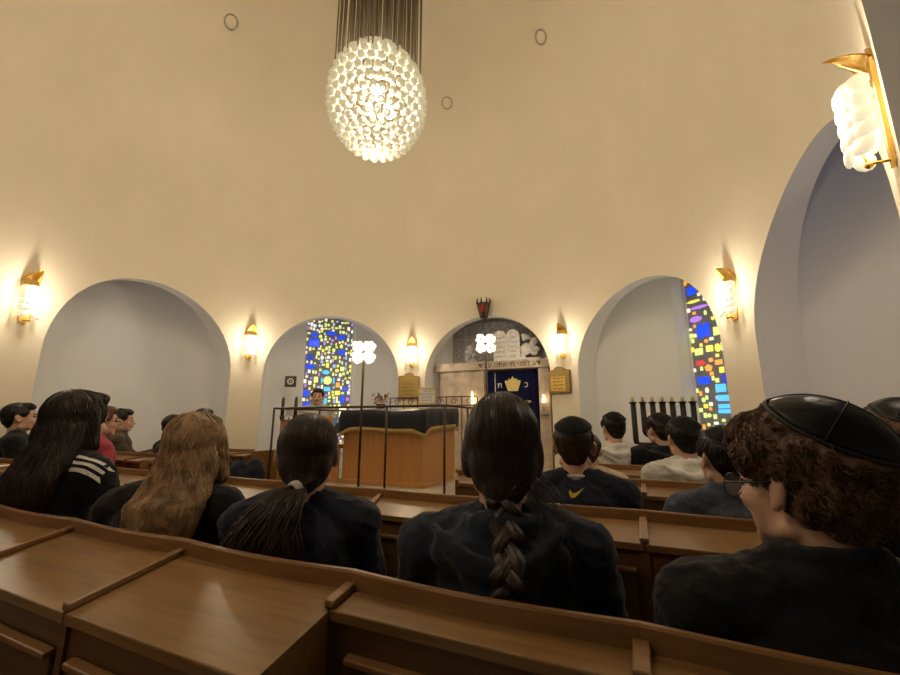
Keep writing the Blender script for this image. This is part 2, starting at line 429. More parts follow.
# curtain
cur = thing('ark_curtain', 'royal blue velvet curtain with a golden crown in the ark opening', 'curtain', NP(0, 0.38, 3.78, 0.3), -A0)
bm = bmesh.new(); n = 60
a = []; 
for j in range(2):
    a.append([bm.verts.new((-0.46+0.92*i/n, 0.012*sin(i*0.9)+0.006*sin(i*2.3), 0.0 if j == 0 else 1.76)) for i in range(n+1)])
for i in range(n): bm.faces.new((a[0][i], a[0][i+1], a[1][i+1], a[1][i]))
bmesh.ops.solidify(bm, geom=bm.faces[:], thickness=0.01)
obj('cloth', bm, M['blue'], cur, True)
def crown_outline(s):
    return [(-0.6*s, -0.85*s), (0.6*s, -0.85*s), (0.72*s, -0.5*s), (1.0*s, 0.32*s), (0.82*s, 0.48*s), (0.62*s, 0.34*s), (0.45*s, 0.70*s), (0.26*s, 0.52*s), (0.0, 0.95*s), (-0.26*s, 0.52*s), (-0.45*s, 0.70*s), (-0.62*s, 0.34*s), (-0.82*s, 0.48*s), (-1.0*s, 0.32*s), (-0.72*s, -0.5*s)]
bm = bmesh.new(); prism(bm, crown_outline(0.145), -0.035, -0.022)
for sx in (-0.6, -0.3, 0, 0.3, 0.6):
    ell(bm, (sx*0.145, -0.036, -0.05), (0.012, 0.006, 0.012), seg=8, rings=6); ell(bm, (sx*0.15, -0.036, 0.02), (0.016, 0.006, 0.02), seg=8, rings=6)
c = obj('crown_emblem', bm, M['goldf'], cur); c.location = (0.0, 0, 1.53)
text_mesh('letter', 'כ', 0.14, M['stone'], cur, (0.235, -0.03, 1.51), (pi/2, 0, 0)); text_mesh('letter', 'ת', 0.14, M['stone'], cur, (-0.235, -0.03, 1.51), (pi/2, 0, 0))
text_mesh('small_inscription', 'תרות'[::-1], 0.07, M['goldf'], cur, (0.24, -0.03, 1.22), (pi/2, 0, 0))
bm = bmesh.new(); box(bm, (-0.33, -0.022, 0.02), (-0.315, -0.014, 1.74)); obj('trim_strip', bm, M['stone'], cur)
# tablets and reliefs on the lintel
tb = thing('stone_tablets', 'pair of round-topped white stone tablets standing on the ark lintel', 'tablets', NP(0, 0.28, 3.76, 2.225), -A0)
bm = bmesh.new()
for cx in (-0.12, 0.12):
    o_ = [(cx-0.12, 0), (cx+0.12, 0)]+[(cx+0.12*cos(t), 0.46+0.12*sin(t)) for t in [pi*i/10 for i in range(11)]]
    prism(bm, o_, 0, 0.05)
obj('tablet_slab', bm, M['stone'], tb)
for j in range(5):
    for cx, tx in ((-0.112, 'לא תרצח'), (0.112, 'אנכי יי')):
        text_mesh('engraved_line', tx[::-1], 0.05, M['inkg'], tb, (cx, -0.002, 0.44-j*0.085), (pi/2, 0, 0), 0.001)
for (s0, wd, hh, lab) in ((0.68, 0.36, 0.50, 'pale carved relief of a climbing figure right of the stone tablets'), (-0.42, 0.20, 0.34, 'dark grey carved relief standing left of the stone tablets')):
    bm = bmesh.new(); rr = random.Random(int(s0*100))
    for i in range(26):
        zz = rr.uniform(0.05, hh*0.9); xx = rr.uniform(-wd/2, wd/2)*(1-zz/hh*0.5)
        ell(bm, (xx, rr.uniform(0, 0.03), zz), (rr.uniform(0.03, 0.06), 0.03, rr.uniform(0.04, 0.08)), Euler((0, rr.uniform(0, 3), 0)).to_matrix(), 10, 8)
    box(bm, (-wd/2, 0, 0), (wd/2, 0.05, 0.06))
    me = remesh(bm, 0.012, 1); o = link_mesh('carved_relief', me, M['stone' if s0 > 0 else 'grey'])
    o.location = NP(0, s0, 3.78, 2.226); o.rotation_euler = (0, 0, -A0); tag(o, lab, 'relief')
# backing stone wall in that niche, steps
bm = bmesh.new(); box(bm, (-0.9, 0, 2.23), (0.9, 0.02, 3.05)); o = obj('wall_panel', bm, M['grey']); o.location = NP(0, 0, 4.05, 0); o.rotation_euler = (0, 0, -A0); o['kind'] = 'structure'; o.name = 'wall_ark'
st = bmesh.new(); box(st, (-1.7, -0.9, 0), (1.5, 0.75, 0.28), 0, 0.01); box(st, (-1.9, -1.2, 0), (1.7, -0.9, 0.14), 0, 0.01)
o = obj('ark_steps', st, M['tile']); o.location = NP(0, 0, 3.2, 0); o.rotation_euler = (0, 0, -A0); tag(o, 'pale stone steps in front of the marble ark', 'steps')
# electric candles beside the curtain; right one is a reflection built as bulb
for s0, lab in ((-0.30, 'tall lit electric candle on the marble left of the blue curtain'), (0.94, 'slim glowing bulb built as a candle reflection on the right marble jamb'), (0.06, 'small candle lamp glowing just above the braided head')):
    q = 3.55 if s0 != 0.06 else 3.3
    t = thing('electric_candle', lab, 'candle', NP(0, s0, q, 1.25 if s0 != 0.06 else 1.33), -A0)
    bm = bmesh.new(); box(bm, (-0.05, 0.0, 0.05), (0.05, 0.07, 0.12), 0, 0.01); tube(bm, [(0, 0, 0.1), (0, 0, 0.24)], 0.02, 10); obj('holder', bm, M['marble' if s0 != 0.06 else 'iron'], t)
    bm = bmesh.new(); hh = 0.20 if s0 < 0 else (0.12 if s0 > 0.5 else 0.05)
    lathe(bm, [(0.018, 0.24), (0.024, 0.26), (0.022, 0.24+hh*0.6), (0.006, 0.25+hh)], 12); obj('bulb', bm, M['flame'], t, True)
    if s0 == 0.06:
        bm = bmesh.new(); lathe(bm, [(0.08, -1.05), (0.075, -1.03), (0.012, -1.0), (0.012, 0.1)], 12); obj('stand', bm, M['iron'], t)

# eternal light above the ark
lt = thing('crown_lantern', 'small brown crown-shaped lantern with a red pane above the ark arch', 'lantern', wall_pt(0, 3.12, R-0.13), -A0)
bm = bmesh.new()
lathe(bm, [(0.05, -0.16), (0.075, -0.15), (0.12, 0.06), (0.125, 0.10), (0.10, 0.11), (0.10, 0.09)], 8); obj('body', bm, M['iron'], lt)
bm = bmesh.new()
for i in range(8):
    a_ = 2*pi*i/8; tube(bm, [(0.115*cos(a_), 0.115*sin(a_), 0.09), (0.13*cos(a_), 0.13*sin(a_), 0.14), (0.10*cos(a_), 0.10*sin(a_), 0.20)], [0.012, 0.014, 0.003], 6)
obj('crown_points', bm, M['iron'], lt)
bm = bmesh.new(); box(bm, (-0.045, -0.118, -0.07), (0.045, -0.10, 0.05), 0, 0.01); obj('red_pane', bm, mat('ruby_glass', (0.25, 0.01, 0.02), 0.2, emit=(0.5, 0.02, 0.03), es=0.08), lt)
bm = bmesh.new(); tube(bm, [(0, 0.0, -0.15), (0.03, 0.06, -0.2), (0.02, 0.13, -0.19)], 0.009, 6); obj('bracket', bm, M['iron'], lt)

# gold plaques on the piers beside the ark
for ang, zc, wd, hh, lab in ((21.3, 1.80, 0.37, 0.37, 'golden Hebrew memorial plaque with arched top right of the ark'), (-23.2, 1.79, 0.37, 0.42, 'golden arched plaque left of the ark behind the reading desk')):
    p = wall_pt(ang, zc, R-0.03)
    t = thing('memorial_plaque', lab, 'plaque', p, -(A0+radians(ang)), 'gold plaques on the piers beside the ark')
    bm = bmesh.new(); ol = [(-wd/2, -hh/2), (wd/2, -hh/2), (wd/2, hh/2-0.02), (wd/2-0.07, hh/2-0.01)]+[(0.09*cos(u), hh/2-0.01+0.05*sin(u)) for u in [pi*i/8 for i in range(9)]]+[(-wd/2+0.07, hh/2-0.01), (-wd/2, hh/2-0.02)]
    prism(bm, ol, -0.012, 0.028); obj('board', bm, M['wood_e'], t)
    bm = bmesh.new(); prism(bm, [(x*0.93, z*0.93) for x, z in ol], -0.018, -0.011); obj('gold_sheet', bm, M['goldp'], t)
    bm = bmesh.new(); box(bm, (-wd*0.36, -0.028, -hh*0.40), (wd*0.30, -0.019, hh*0.20), 0, 0.002)
    if ang > 0: inner_p = obj('inner_tablet', bm, M['gold'], t)
    else: bm.free()
    rr = random.Random(3)
    for j in range(4):
        text_mesh('engraved_line', ''.join(rr.choice('אבגדהולמנרשת') for _ in range(8))[::-1], 0.042, M['golde'], t, (-0.01, -0.029 if ang > 0 else -0.019, hh*0.12-j*hh*0.145), (pi/2, 0, 0), 0.001)

# ================================================================== LAMPS
def petal(bm, c, nrm, r, th=0.018, seg=10, mi=0):
    nrm = Vector(nrm).normalized(); x, y = frame_of(nrm)
    m = Matrix((x, y, nrm)).transposed()
    ell(bm, c, (r, r, th), m, seg, 6, mi)
def make_sconce():
    t = thing('wall_sconce', 'x', 'lamp')
    # local: +y away from wall into the room
    bm = bmesh.new()
    prof = [(-0.035, -0.25), (0.035, -0.25), (0.055, -0.10), (0.07, 0.08), (0.085, 0.17), (0.05, 0.22), (0.0, 0.27), (-0.05, 0.22), (-0.085, 0.17), (-0.07, 0.08), (-0.055, -0.10)]
    prism(bm, prof, 0.0, 0.014); obj('backplate', bm, M['gold'], t)
    bm = bmesh.new()                       # leaf-shaped hood curling forward to a point
    rows = []
    for i in range(9):
        u = i/8; y = 0.012+0.13*u; z = 0.145+0.135*u**0.8+0.015*u; hw = 0.085*(1-u**1.6)+0.004
        rows.append([bm.verts.new((hw*cos(v*pi/6), y-0.02*abs(cos(v*pi/6)), z+0.05*sin(v*pi/6)*(1-u))) for v in range(7)])
    for a, b in zip(rows[:-1], rows[1:]):
        for k in range(6): bm.faces.new((a[k], a[k+1], b[k+1], b[k]))
    bmesh.ops.solidify(bm, geom=bm.faces[:], thickness=0.004); obj('leaf_hood', bm, M['gold'], t, True)
    for row in range(5):
        z = 0.085-row*0.064
        n = 5 if row < 4 else 3
        for i in range(n):
            a = pi*(i+0.5)/n; rr = 0.088
            c = (rr*cos(a)*1.0, 0.035+rr*sin(a)*0.95, z)
            bm = bmesh.new(); petal(bm, (0, 0, 0), (cos(a), sin(a), 0.12), 0.042, 0.017)
            p = obj('glass_petal', bm, M['glassbulb'], t, True); p.location = c
    bm = bmesh.new(); cap(bm, (0, 0.055, -0.12), (0, 0.055, 0.08), 0.028, 0.028); obj('inner_bulb', bm, M['bulb'], t, True)
    bm = bmesh.new(); tube(bm, [(0, 0.01, -0.23), (0, 0.07, -0.22), (0, 0.085, -0.15)], 0.006, 6); ell(bm, (0, 0.07, -0.225), (0.014, 0.014, 0.014), seg=8, rings=6); obj('bracket', bm, M['gold'], t)
    return t
sc_lab = ['glowing glass wall sconce left of the wide blank arch at far left', 'glowing glass wall sconce between the blank arch and the stained glass arch',
          'glowing glass wall sconce just left of the ark arch', 'glowing glass wall sconce above the gold plaque right of the ark', 'glowing glass wall sconce above the right edge of the menorah arch',
          'large near glass wall sconce at the upper right, cut by the frame', 'glass wall sconce behind the viewer to the left', 'glass wall sconce on the pier behind the viewer']
sc0 = make_sconce()
for k in range(8):
    o = sc0 if k == 0 else copy_tree(sc0)
    ang = -112.5+45*k
    zc = 2.40
    o.location = wall_pt(ang, zc, R-0.001); o.rotation_euler = (0, 0, -(A0+radians(ang))+pi)
    tag(o, sc_lab[k], 'lamp', 'glass wall sconces on the piers')
    for dz in (0.02,):
        ld = bpy.data.lights.new('sconce_light', 'POINT'); ld.energy = SCONCE_W; ld.color = WARM; ld.shadow_soft_size = 0.05
        lo = bpy.data.objects.new('sconce_light', ld); COL.objects.link(lo)
        lo.location = wall_pt(ang, zc+dz, R-0.24)

# chandelier
CZ, CRX, CRZ = 4.61, 0.505, 0.60
ch = thing('chandelier', 'big round chandelier of glass drops hanging on many thin rods', 'chandelier', (CX-0.05, CY, CZ))
pts = []
NR = 17
for i in range(NR):
    th = pi*(i+0.5)/NR; z = CRZ*cos(th); r = CRX*sin(th); n = max(3, int(2*pi*r/0.098))
    for k in range(n):
        a = 2*pi*(k+0.5*(i % 2))/n; pts.append((r*cos(a), r*sin(a), z))
camd = Vector((0, 0, EYE))-Vector((CX, CY, CZ))
pts.sort(key=lambda p: -Vector(p).dot(camd))
gme = None
def globe(bm, c, nrm):
    nrm = Vector(nrm).normalized(); x, y = frame_of(nrm)
    m = Matrix((x, y, nrm)).transposed().to_4x4(); mt = Matrix.Translation(c) @ m
    prof = [(0.012, 0.040), (0.030, 0.030), (0.042, 0.008), (0.040, -0.012), (0.024, -0.028), (0.008, -0.034)]
    n = 8; rg = [[bm.verts.new(mt @ Vector((r*cos(2*pi*k/n), r*sin(2*pi*k/n), z))) for k in range(n)] for r, z in prof]
    for a, b in zip(rg[:-1], rg[1:]):
        for k in range(n): bm.faces.new((a[k], b[k], b[(k+1) % n], a[(k+1) % n]))
    bm.faces.new(rg[0]); bm.faces.new(rg[-1][::-1])
rest = bmesh.new()
for i, p in enumerate(pts):
    nrm = Vector((p[0]/CRX**2, p[1]/CRX**2, p[2]/CRZ**2))
    if i < 100:
        bm = bmesh.new(); globe(bm, (0, 0, 0), nrm); o = obj('glass_drop', bm, M['globe'], ch, True); o.location = p
    else: globe(rest, p, nrm)
o = obj('glass_drops', rest, M['globe'], ch, True); o['kind'] = 'stuff'
rnd = random.Random(5); nrod = 0
for i in range(98):
    a = 2.39996*i; r = CRX*0.955*sqrt((i+2)/100)
    x, y = r*cos(a), r*sin(a)
    z0 = CRZ*sqrt(max(0, 1-(r/CRX)**2))-0.02
    bm = bmesh.new(); ztop = APEX-CZ-0.12
    tube(bm, [(x, y, z0), (x, y, ztop)], 0.0085, 6); obj('hanging_rod', bm, M['rod'], ch)
bm = bmesh.new(); lathe(bm, [(0.60, APEX-CZ-0.16), (0.62, APEX-CZ-0.13), (0.60, APEX-CZ-0.09), (0.3, APEX-CZ-0.04)], 32); obj('ceiling_plate', bm, M['rod'], ch)
for (bx, by, bz) in ((0, 0, 0.1), (0.0, -0.12, 0.05), (0.12, 0.1, -0.05), (-0.12, 0.1, 0.0)):
    bm = bmesh.new(); ell(bm, (bx, by, bz), (0.05, 0.05, 0.07), seg=12, rings=8); obj('inner_bulb', bm, M['bulb'], ch, True)
for (lx, ly, lz, pw) in ((0.0, 0.0, -0.80, 0.30), (0.0, 0.0, 0.0, 1.0), ):
    ld = bpy.data.lights.new('chandelier_light', 'POINT'); ld.energy = CHAND_W*pw; ld.color = WARM; ld.shadow_soft_size = 0.25 if pw == 1.0 else 0.12
    lo = bpy.data.objects.new('chandelier_light', ld); COL.objects.link(lo); lo.location = (CX-0.05+lx, CY+ly, CZ+lz)

# standing rosette lamps on the rail of the reading platform
def rosette_lamp(label, base, zl):
    t = thing('rosette_lamp', label, 'lamp', base, 0, 'rosette lamps on thin poles')
    h = zl-base[2]
    bm = bmesh.new(); tube(bm, [(0, 0, 0), (0, 0, h-0.08)], 0.012, 8); lathe(bm, [(0.05, 0), (0.045, 0.02), (0.015, 0.03)], 12); obj('pole', bm, M['iron'], t, True)
    i = 0
    for sx in (-1, 1):
        for sz in (-1, 1):
            for k in range(6):
                a = 2*pi*k/6+0.3; c = (sx*0.058+0.038*cos(a), 0.03*sin(a*2), sz*0.055+h+0.038*sin(a))
                bm = bmesh.new(); petal(bm, (0, 0, 0), (cos(a)*0.3, -1 if k % 2 else 1, sin(a)*0.3), 0.030, 0.02, 8); p = obj('glass_petal', bm, M['glasspole'], t, True); p.location = c
    ld = bpy.data.lights.new('rosette_light', 'POINT'); ld.energy = POLE_W; ld.color = WARM; ld.shadow_soft_size = 0.12
    lo = bpy.data.objects.new('rosette_light', ld); COL.objects.link(lo); lo.location = (base[0], base[1], zl)

# recessed rings in the dome
def dome_hit(px, py):
    for i in range(2000):
        d = 1.6+i*0.005; p = pt(px, py, d)
        if p.z > APEX or (Vector((p.x-CX, p.y-CY)).length > rad_at(p.z)): return p
for (px, py, lab) in ((231, 22, 'round ceiling outlet ring at the upper left of the dome'), (541, 37, 'round ceiling outlet ring right of the chandelier rods'), (447, 103, 'round ceiling outlet ring beside the chandelier ball')):
    p = dome_hit(px, py)
    rr = Vector((p.x-CX, p.y-CY, 0)); k = R
    nrm = Vector((rr.x/R**2, rr.y/R**2, (p.z-Z_DOME)/(APEX-Z_DOME)**2)).normalized()*-1
    t = thing('ceiling_outlet', lab, 'vent', p, 0, 'outlet rings in the dome')
    x, y = frame_of(nrm)
    bm = bmesh.new(); tube(bm, [nrm*0.01+(x*cos(u)+y*sin(u))*0.085 for u in [2*pi*i/24 for i in range(24)]], 0.010, 6, closed=True); obj('rim', bm, M['knob'], t, True)
    bm = bmesh.new(); m = Matrix((x, y, nrm)).transposed(); ell(bm, nrm*0.004, (0.08, 0.08, 0.006), m, 20, 6); obj('cover', bm, M['cream'], t, True)

# ================================================================== PEWS
UW = 0.545
def desk_unit(depth=0.31, wd=UW, sl=0.0, sr=0.0, end=False):
    t = thing('pew_desk', 'x', 'desk')
    g = 0.002
    bm = bmesh.new(); box(bm, (g, -depth, 0.842), (wd-g, -0.012, 0.862), 0, 0.003); obj('desktop', bm, M['wood'], t)
    bm = bmesh.new(); box(bm, (-0.011, -depth+0.004, 0.0), (0.011, 0.012, 0.863)); box(bm, (-0.011, 0.012, 0.0), (0.011, 0.30, 0.44)); obj('side_panel', bm, M['wood_d'], t)
    if end: bm = bmesh.new(); box(bm, (wd-0.026, -depth-0.002, 0.0), (wd+0.004, -0.105, 0.8625)); obj('end_panel', bm, M['wood'], t)
    bm = bmesh.new(); box(bm, (-0.012, -depth, 0.8635), (0.012, -0.004, 0.877), 0, 0.003); obj('divider_strip', bm, M['wood_e'], t)
    bm = bmesh.new(); n = 14                       # bowed back rail with a sloping top board behind it
    A, B = [], []
    for i in range(n+1):
        u = i/n; x = wd*u; b = -0.018*sin(pi*u)
        A.append([bm.verts.new((x, b+dy, z)) for dy, z in ((-0.009, 0.860), (-0.009, 0.893), (-0.006, 0.897), (0.004, 0.897), (0.008, 0.893), (0.008, 0.45), (0.0, 0.45), (0.0, 0.860))])
    for a, b in zip(A[:-1], A[1:]):
        for k in range(8): bm.faces.new((a[k], b[k], b[(k+1) % 8], a[(k+1) % 8]))
    bm.faces.new(A[0]); bm.faces.new(A[-1][::-1])
    for i, v in enumerate(bm.verts): pass
    obj('back_rail', bm, M['wood_e'], t)
    yf = -depth+0.012
    bm = bmesh.new(); box(bm, (0.012, yf, 0.585), (wd-0.012, yf+0.015, 0.8415)); box(bm, (0.012, yf, 0.575), (wd-0.012, -0.02, 0.5845), 0); obj('compartment', bm, M['wood_d'], t)
    bm = bmesh.new(); box(bm, (0.045, yf-0.010, 0.60), (wd-0.030, yf-0.0005, 0.785), 0, 0.002); dr = obj('flap_door', bm, M['wood_d'], t)
    bm = bmesh.new(); box(bm, (0.045, yf-0.024, 0.786), (wd-0.030, yf-0.0005, 0.797), 0, 0.003); obj('handle_strip', bm, M['wood_e'], dr)
    bm = bmesh.new(); tube(bm, [(wd-0.06, yf-0.010, 0.625), (wd-0.06, yf-0.024, 0.625)], 0.011, 12); obj('lock_knob', bm, M['knob'], dr)
    bm = bmesh.new(); box(bm, (0.012, 0.012, 0.42), (wd-0.012, 0.36, 0.445), 0, 0.005); obj('seat', bm, M['wood'], t)
    bm = bmesh.new(); box(bm, (0.012, -0.02, 0.10), (wd-0.012, 0.0, 0.14)); obj('foot_rail', bm, M['wood_e'], t)
    if sl or sr:                 # the rows fan out: dividers lean towards the middle of the room
        for o in list(t.children)+[c for ch in t.children for c in ch.children]:
            for v in o.data.vertices:
                if v.co.y < 0: v.co.x += -v.co.y*(sl+(sr-sl)*v.co.x/wd)
    return t
ORD = ['first', 'second', 'third', 'fourth', 'fifth', 'sixth', 'seventh', 'eighth', 'ninth', 'tenth']
S0 = -0.032
def skew(s): return max(0.0, min(0.75, -0.42*s))
def place_unit(kind, n, s, label, row):
    o = desk_unit(0.31 if kind == 'f' else 0.10, UW, skew(s), skew(s+UW), row == 'nearest' and abs(s-S0+2*UW) < 0.01)
    o.location = RP(n, s); o.rotation_euler = (0, 0, -ROW_AZ)
    tag(o, label, 'desk', 'wooden pew desks in the %s row' % row)
rows = [(0.765, 'nearest', [S0+UW*k for k in range(-7, 2)]),
        (1.665, 'second', [S0+UW*k for k in range(-9, 1)]),
        (2.51, 'third', [S0+UW*k for k in range(-9, -7)]+[S0+UW*k for k in range(-2, 2)]),
        (3.28, 'fourth', [S0+UW*k for k in range(-9, -7)]+[S0+UW*k for k in range(-1, 2)])]
SPEC = {('nearest', -3): 'oak pew desk in the nearest row in front of the blonde person', ('nearest', -2): 'oak pew desk with full top in the nearest row before the low ponytail',
        ('nearest', -1): 'shallow oak pew desk at the bottom centre behind the braided person', ('nearest', 0): 'shallow oak pew desk at the bottom right behind the curly-haired person',
        ('second', 0): 'oak pew desk in the second row below the jeans jacket', ('second', -1): 'oak pew desk in the second row behind the yellow swoosh sweater'}
for n_, rname, ss in rows:
    for i, s in enumerate(ss):
        k = round((s-S0)/UW)
        kind = 's' if (rname == 'nearest' and k >= -1) else 'f'
        lab = SPEC.get((rname, k))
        if not lab:
            side = 'left' if k < -2 else 'right'
            lab = 'oak pew desk in the %s row, %s unit from that row\'s left end' % (rname, ORD[i])
        place_unit(kind, n_, s, lab, rname)
# closing end panels where a row stops
for n_, s, lab in ((2.51, S0+UW*-7, 'oak end panel of the third row, left of the reading platform'), (3.28, S0+UW*-7, 'oak end panel of the fourth row beside the platform railing')):
    bm = bmesh.new(); box(bm, (0.012, -0.37, 0), (0.034, 0.30, 0.88), 0, 0.004)
    o = obj('pew_end_panel', bm, M['wood']); o.location = RP(n_, s); o.rotation_euler = (0, 0, -ROW_AZ); tag(o, lab, 'panel')

# ================================================================== READING PLATFORM (bimah)
PC = Vector((-0.60, 4.95, 0)); BZ = 0.52
er, en = Vector((cos(A0), -sin(A0), 0)), Vector((sin(A0), cos(A0), 0))
def BP(r, n, z=0): return PC+er*r+en*n+Vector((0, 0, z))
pl = thing('reading_platform', 'raised wooden reading platform in the middle of the room', 'platform', PC, -A0)
bm = bmesh.new(); box(bm, (-1.15, -1.0, 0), (1.15, 0.75, BZ), 0, 0.01); obj('deck', bm, M['wood_b'], pl)
bm = bmesh.new(); box(bm, (1.151, -0.5, 0), (1.45, 0.4, 0.26), 0, 0.01); obj('step', bm, M['wood_b'], pl)
bm = bmesh.new(); box(bm, (-1.10, -0.95, BZ+0.001), (1.10, 0.7, BZ+0.012)); obj('carpet', bm, M['tile'], pl)
DZ = BZ+0.013
rl = thing('platform_railing', 'dark iron post railing around the reading platform', 'railing', PC, -A0)
HR = 0.80
posts = [(-1.02, -0.92), (0.40, -0.92), (1.0, -0.92), (1.0, -0.35), (1.0, 0.30), (-1.02, -0.2), (-1.02, 0.6)]
for (x, y) in posts:
    bm = bmesh.new(); tube(bm, [(x, y, DZ), (x, y, DZ+HR)], 0.011, 8); lathe(bm, [(0.035, DZ), (0.03, DZ+0.015), (0.016, DZ+0.03)], 10, (x, y, 0)); obj('post', bm, M['iron'], rl, True)
bm = bmesh.new()
tube(bm, [(-1.02, -0.92, DZ+HR), (1.0, -0.92, DZ+HR)], 0.011, 8); tube(bm, [(1.0, -0.92, DZ+HR), (1.0, 0.30, DZ+HR)], 0.011, 8); tube(bm, [(-1.02, -0.92, DZ+HR), (-1.02, 0.6, DZ+HR)], 0.011, 8)
obj('hand_rail', bm, M['iron'], rl)
rosette_lamp('glowing rosette lamp on a pole before the stained glass window', BP(0.085, -0.88, DZ), 1.88)
rosette_lamp('glowing rosette lamp on a pole before the ark', BP(0.97, 0.36, DZ), 2.12)

# reading desk with cloth
TC = Vector((-0.57, 4.93, 0)); TX, TY = 0.50, 0.42
def TP(r, n, z=0): return TC+er*r+en*n+Vector((0, 0, z))
tb = thing('reading_desk', 'tall box-shaped wooden reading desk in the middle of the platform', 'desk', TP(0, 0, DZ), -A0)
HB = 0.74
bm = bmesh.new(); box(bm, (-TX, -TY, 0.04), (TX, TY, HB), 0, 0.006); obj('cabinet', bm, M['wood_b'], tb)
bm = bmesh.new(); box(bm, (-TX-0.02, -TY-0.02, 0), (TX+0.02, TY+0.02, 0.045), 0, 0.004); obj('plinth', bm, M['wood_b'], tb)
cl = thing('desk_cover', 'dark navy velvet cover with gold fringe draped over the reading desk', 'cloth', TP(0, 0, DZ+HB), -A0)
bm = bmesh.new()
ox, oy = TX+0.03, TY+0.03
zt = 0.035
def skirt(bm, top, drop, off, mi=0, wav=0.0):
    pass
cnr = [(-ox, -oy), (ox, -oy), (ox, oy), (-ox, oy)]
# gently sloping top (higher at the far side), sides fall with fringe
N = 24; ring_t, ring_b = [], []
def top_z(x, y): return zt+0.05*(y+oy)/(2*oy)+0.012*sin(7*x)*sin(5*y)
grid = [[bm.verts.new((-ox+2*ox*i/N, -oy+2*oy*j/N, top_z(-ox+2*ox*i/N, -oy+2*oy*j/N))) for i in range(N+1)] for j in range(N+1)]
for j in range(N):
    for i in range(N): bm.faces.new((grid[j][i], grid[j][i+1], grid[j+1][i+1], grid[j+1][i])).material_index = 1
border = [grid[0][i] for i in range(N+1)]+[grid[j][N] for j in range(1, N+1)]+[grid[N][i] for i in range(N-1, -1, -1)]+[grid[j][0] for j in range(N-1, 0, -1)]
prev_r = border; per = len(border)
for lv in range(1, 5):
    rr = []
    for i, v in enumerate(border):
        cc = v.co; ang_ = i/per
        cdist = min((Vector((cc.x, cc.y))-Vector(c_)).length for c_ in cnr)
        drop = 0.20+0.06*max(0, 1-cdist/0.14)
        f = 0.010*sin(i*0.9)*lv/4
        d = Vector((cc.x/ox if abs(abs(cc.x)-ox) < 1e-4 else 0, cc.y/oy if abs(abs(cc.y)-oy) < 1e-4 else 0, 0))
        rr.append(bm.verts.new((cc.x+d.x*(0.012+f), cc.y+d.y*(0.012+f), cc.z-drop*lv/4)))
    for i in range(per): bm.faces.new((prev_r[i], rr[i], rr[(i+1) % per], prev_r[(i+1) % per])).material_index = 0
    prev_r = rr
low = [v.co.copy() for v in prev_r]
bmesh.ops.recalc_face_normals(bm, faces=bm.faces)
obj('cloth', bm, [M['velvet'], M['satin']], cl, True)
bm = bmesh.new()
for i in range(per):
    a, b = low[i], low[(i+1) % per]
    c_ = Vector((a.x, a.y, 0)).normalized()*0.006
    q = [bm.verts.new(p_) for p_ in (a+c_+Vector((0, 0, 0.018)), b+c_+Vector((0, 0, 0.018)), b+c_-Vector((0, 0, 0.004)), a+c_-Vector((0, 0, 0.004)))]; bm.faces.new(q)
    for u in (0.2, 0.7):
        p_ = a.lerp(b, u)+c_; tube(bm, [p_-Vector((0, 0, 0.002)), p_-Vector((0, 0, 0.032))], [0.003, 0.006], 5)
obj('gold_fringe', bm, M['fringe'], cl)
# books and framed prayer sheet on the desk
fr = thing('framed_sheet', 'gold framed prayer sheet propped on the reading desk', 'frame', TP(0.22, 0.22, DZ+HB+0.125), -A0+0.25)
bm = bmesh.new()
for lo_, hi_ in (((-0.11, 0, 0), (0.11, 0.015, 0.014)), ((-0.11, 0, 0.186), (0.11, 0.015, 0.20)), ((-0.11, 0, 0.014), (-0.097, 0.015, 0.186)), ((0.097, 0, 0.014), (0.11, 0.015, 0.186))): box(bm, lo_, hi_)
obj('frame', bm, M['gold'], fr)
bm = bmesh.new(); box(bm, (-0.097, 0.006, 0.014), (0.097, 0.012, 0.186)); obj('sheet', bm, M['paper'], fr)
for j, tx in enumerate(('ברוך אתה יי', 'אלהינו מלך העולם', 'אשר בחר בנו', 'מכל העמים')):
    text_mesh('text_line', tx[::-1], 0.026, M['ink'], fr, (0, 0.005, 0.155-0.036*j), (pi/2, 0, 0), 0.0005)
# curved pulpit bench left of the desk
pb = thing('pulpit_bench', 'wooden bench with a curved high side left of the reading desk', 'bench', TP(-0.86, -0.42, DZ), -A0)
bm = bmesh.new(); ol = [(-0.0, 0), (0.30, 0), (0.30, 0.40), (0.16, 0.40), (0.12, 0.46), (0.11, 0.62), (0.06, 0.70), (0, 0.72)]
prism(bm, ol, 0.0, 0.03); obj('curved_side', bm, M['wood_b'], pb)
bm = bmesh.new(); box(bm, (-0.10, 0.031, 0), (-0.001, 0.25, 0.72), 0, 0.01); obj('back_board', bm, M['wood_b'], pb)
bm = bmesh.new(); box(bm, (0.0, 0.031, 0.36), (0.29, 0.30, 0.40), 0, 0.008); obj('seat', bm, M['wood_b'], pb)
# side board of the platform on the left
sb = thing('platform_side_board', 'wooden board at the left corner of the reading platform', 'panel', BP(-0.98, -0.86, DZ), -A0)
bm = bmesh.new(); box(bm, (0, 0, 0), (0.10, 0.035, 0.66), 0, 0.006); obj('board', bm, M['wood_b'], sb)
bm = bmesh.new(); box(bm, (0.0, -0.003, 0.66), (0.12, 0.05, 0.68), 0, 0.004); obj('cap', bm, M['wood_e'], sb)
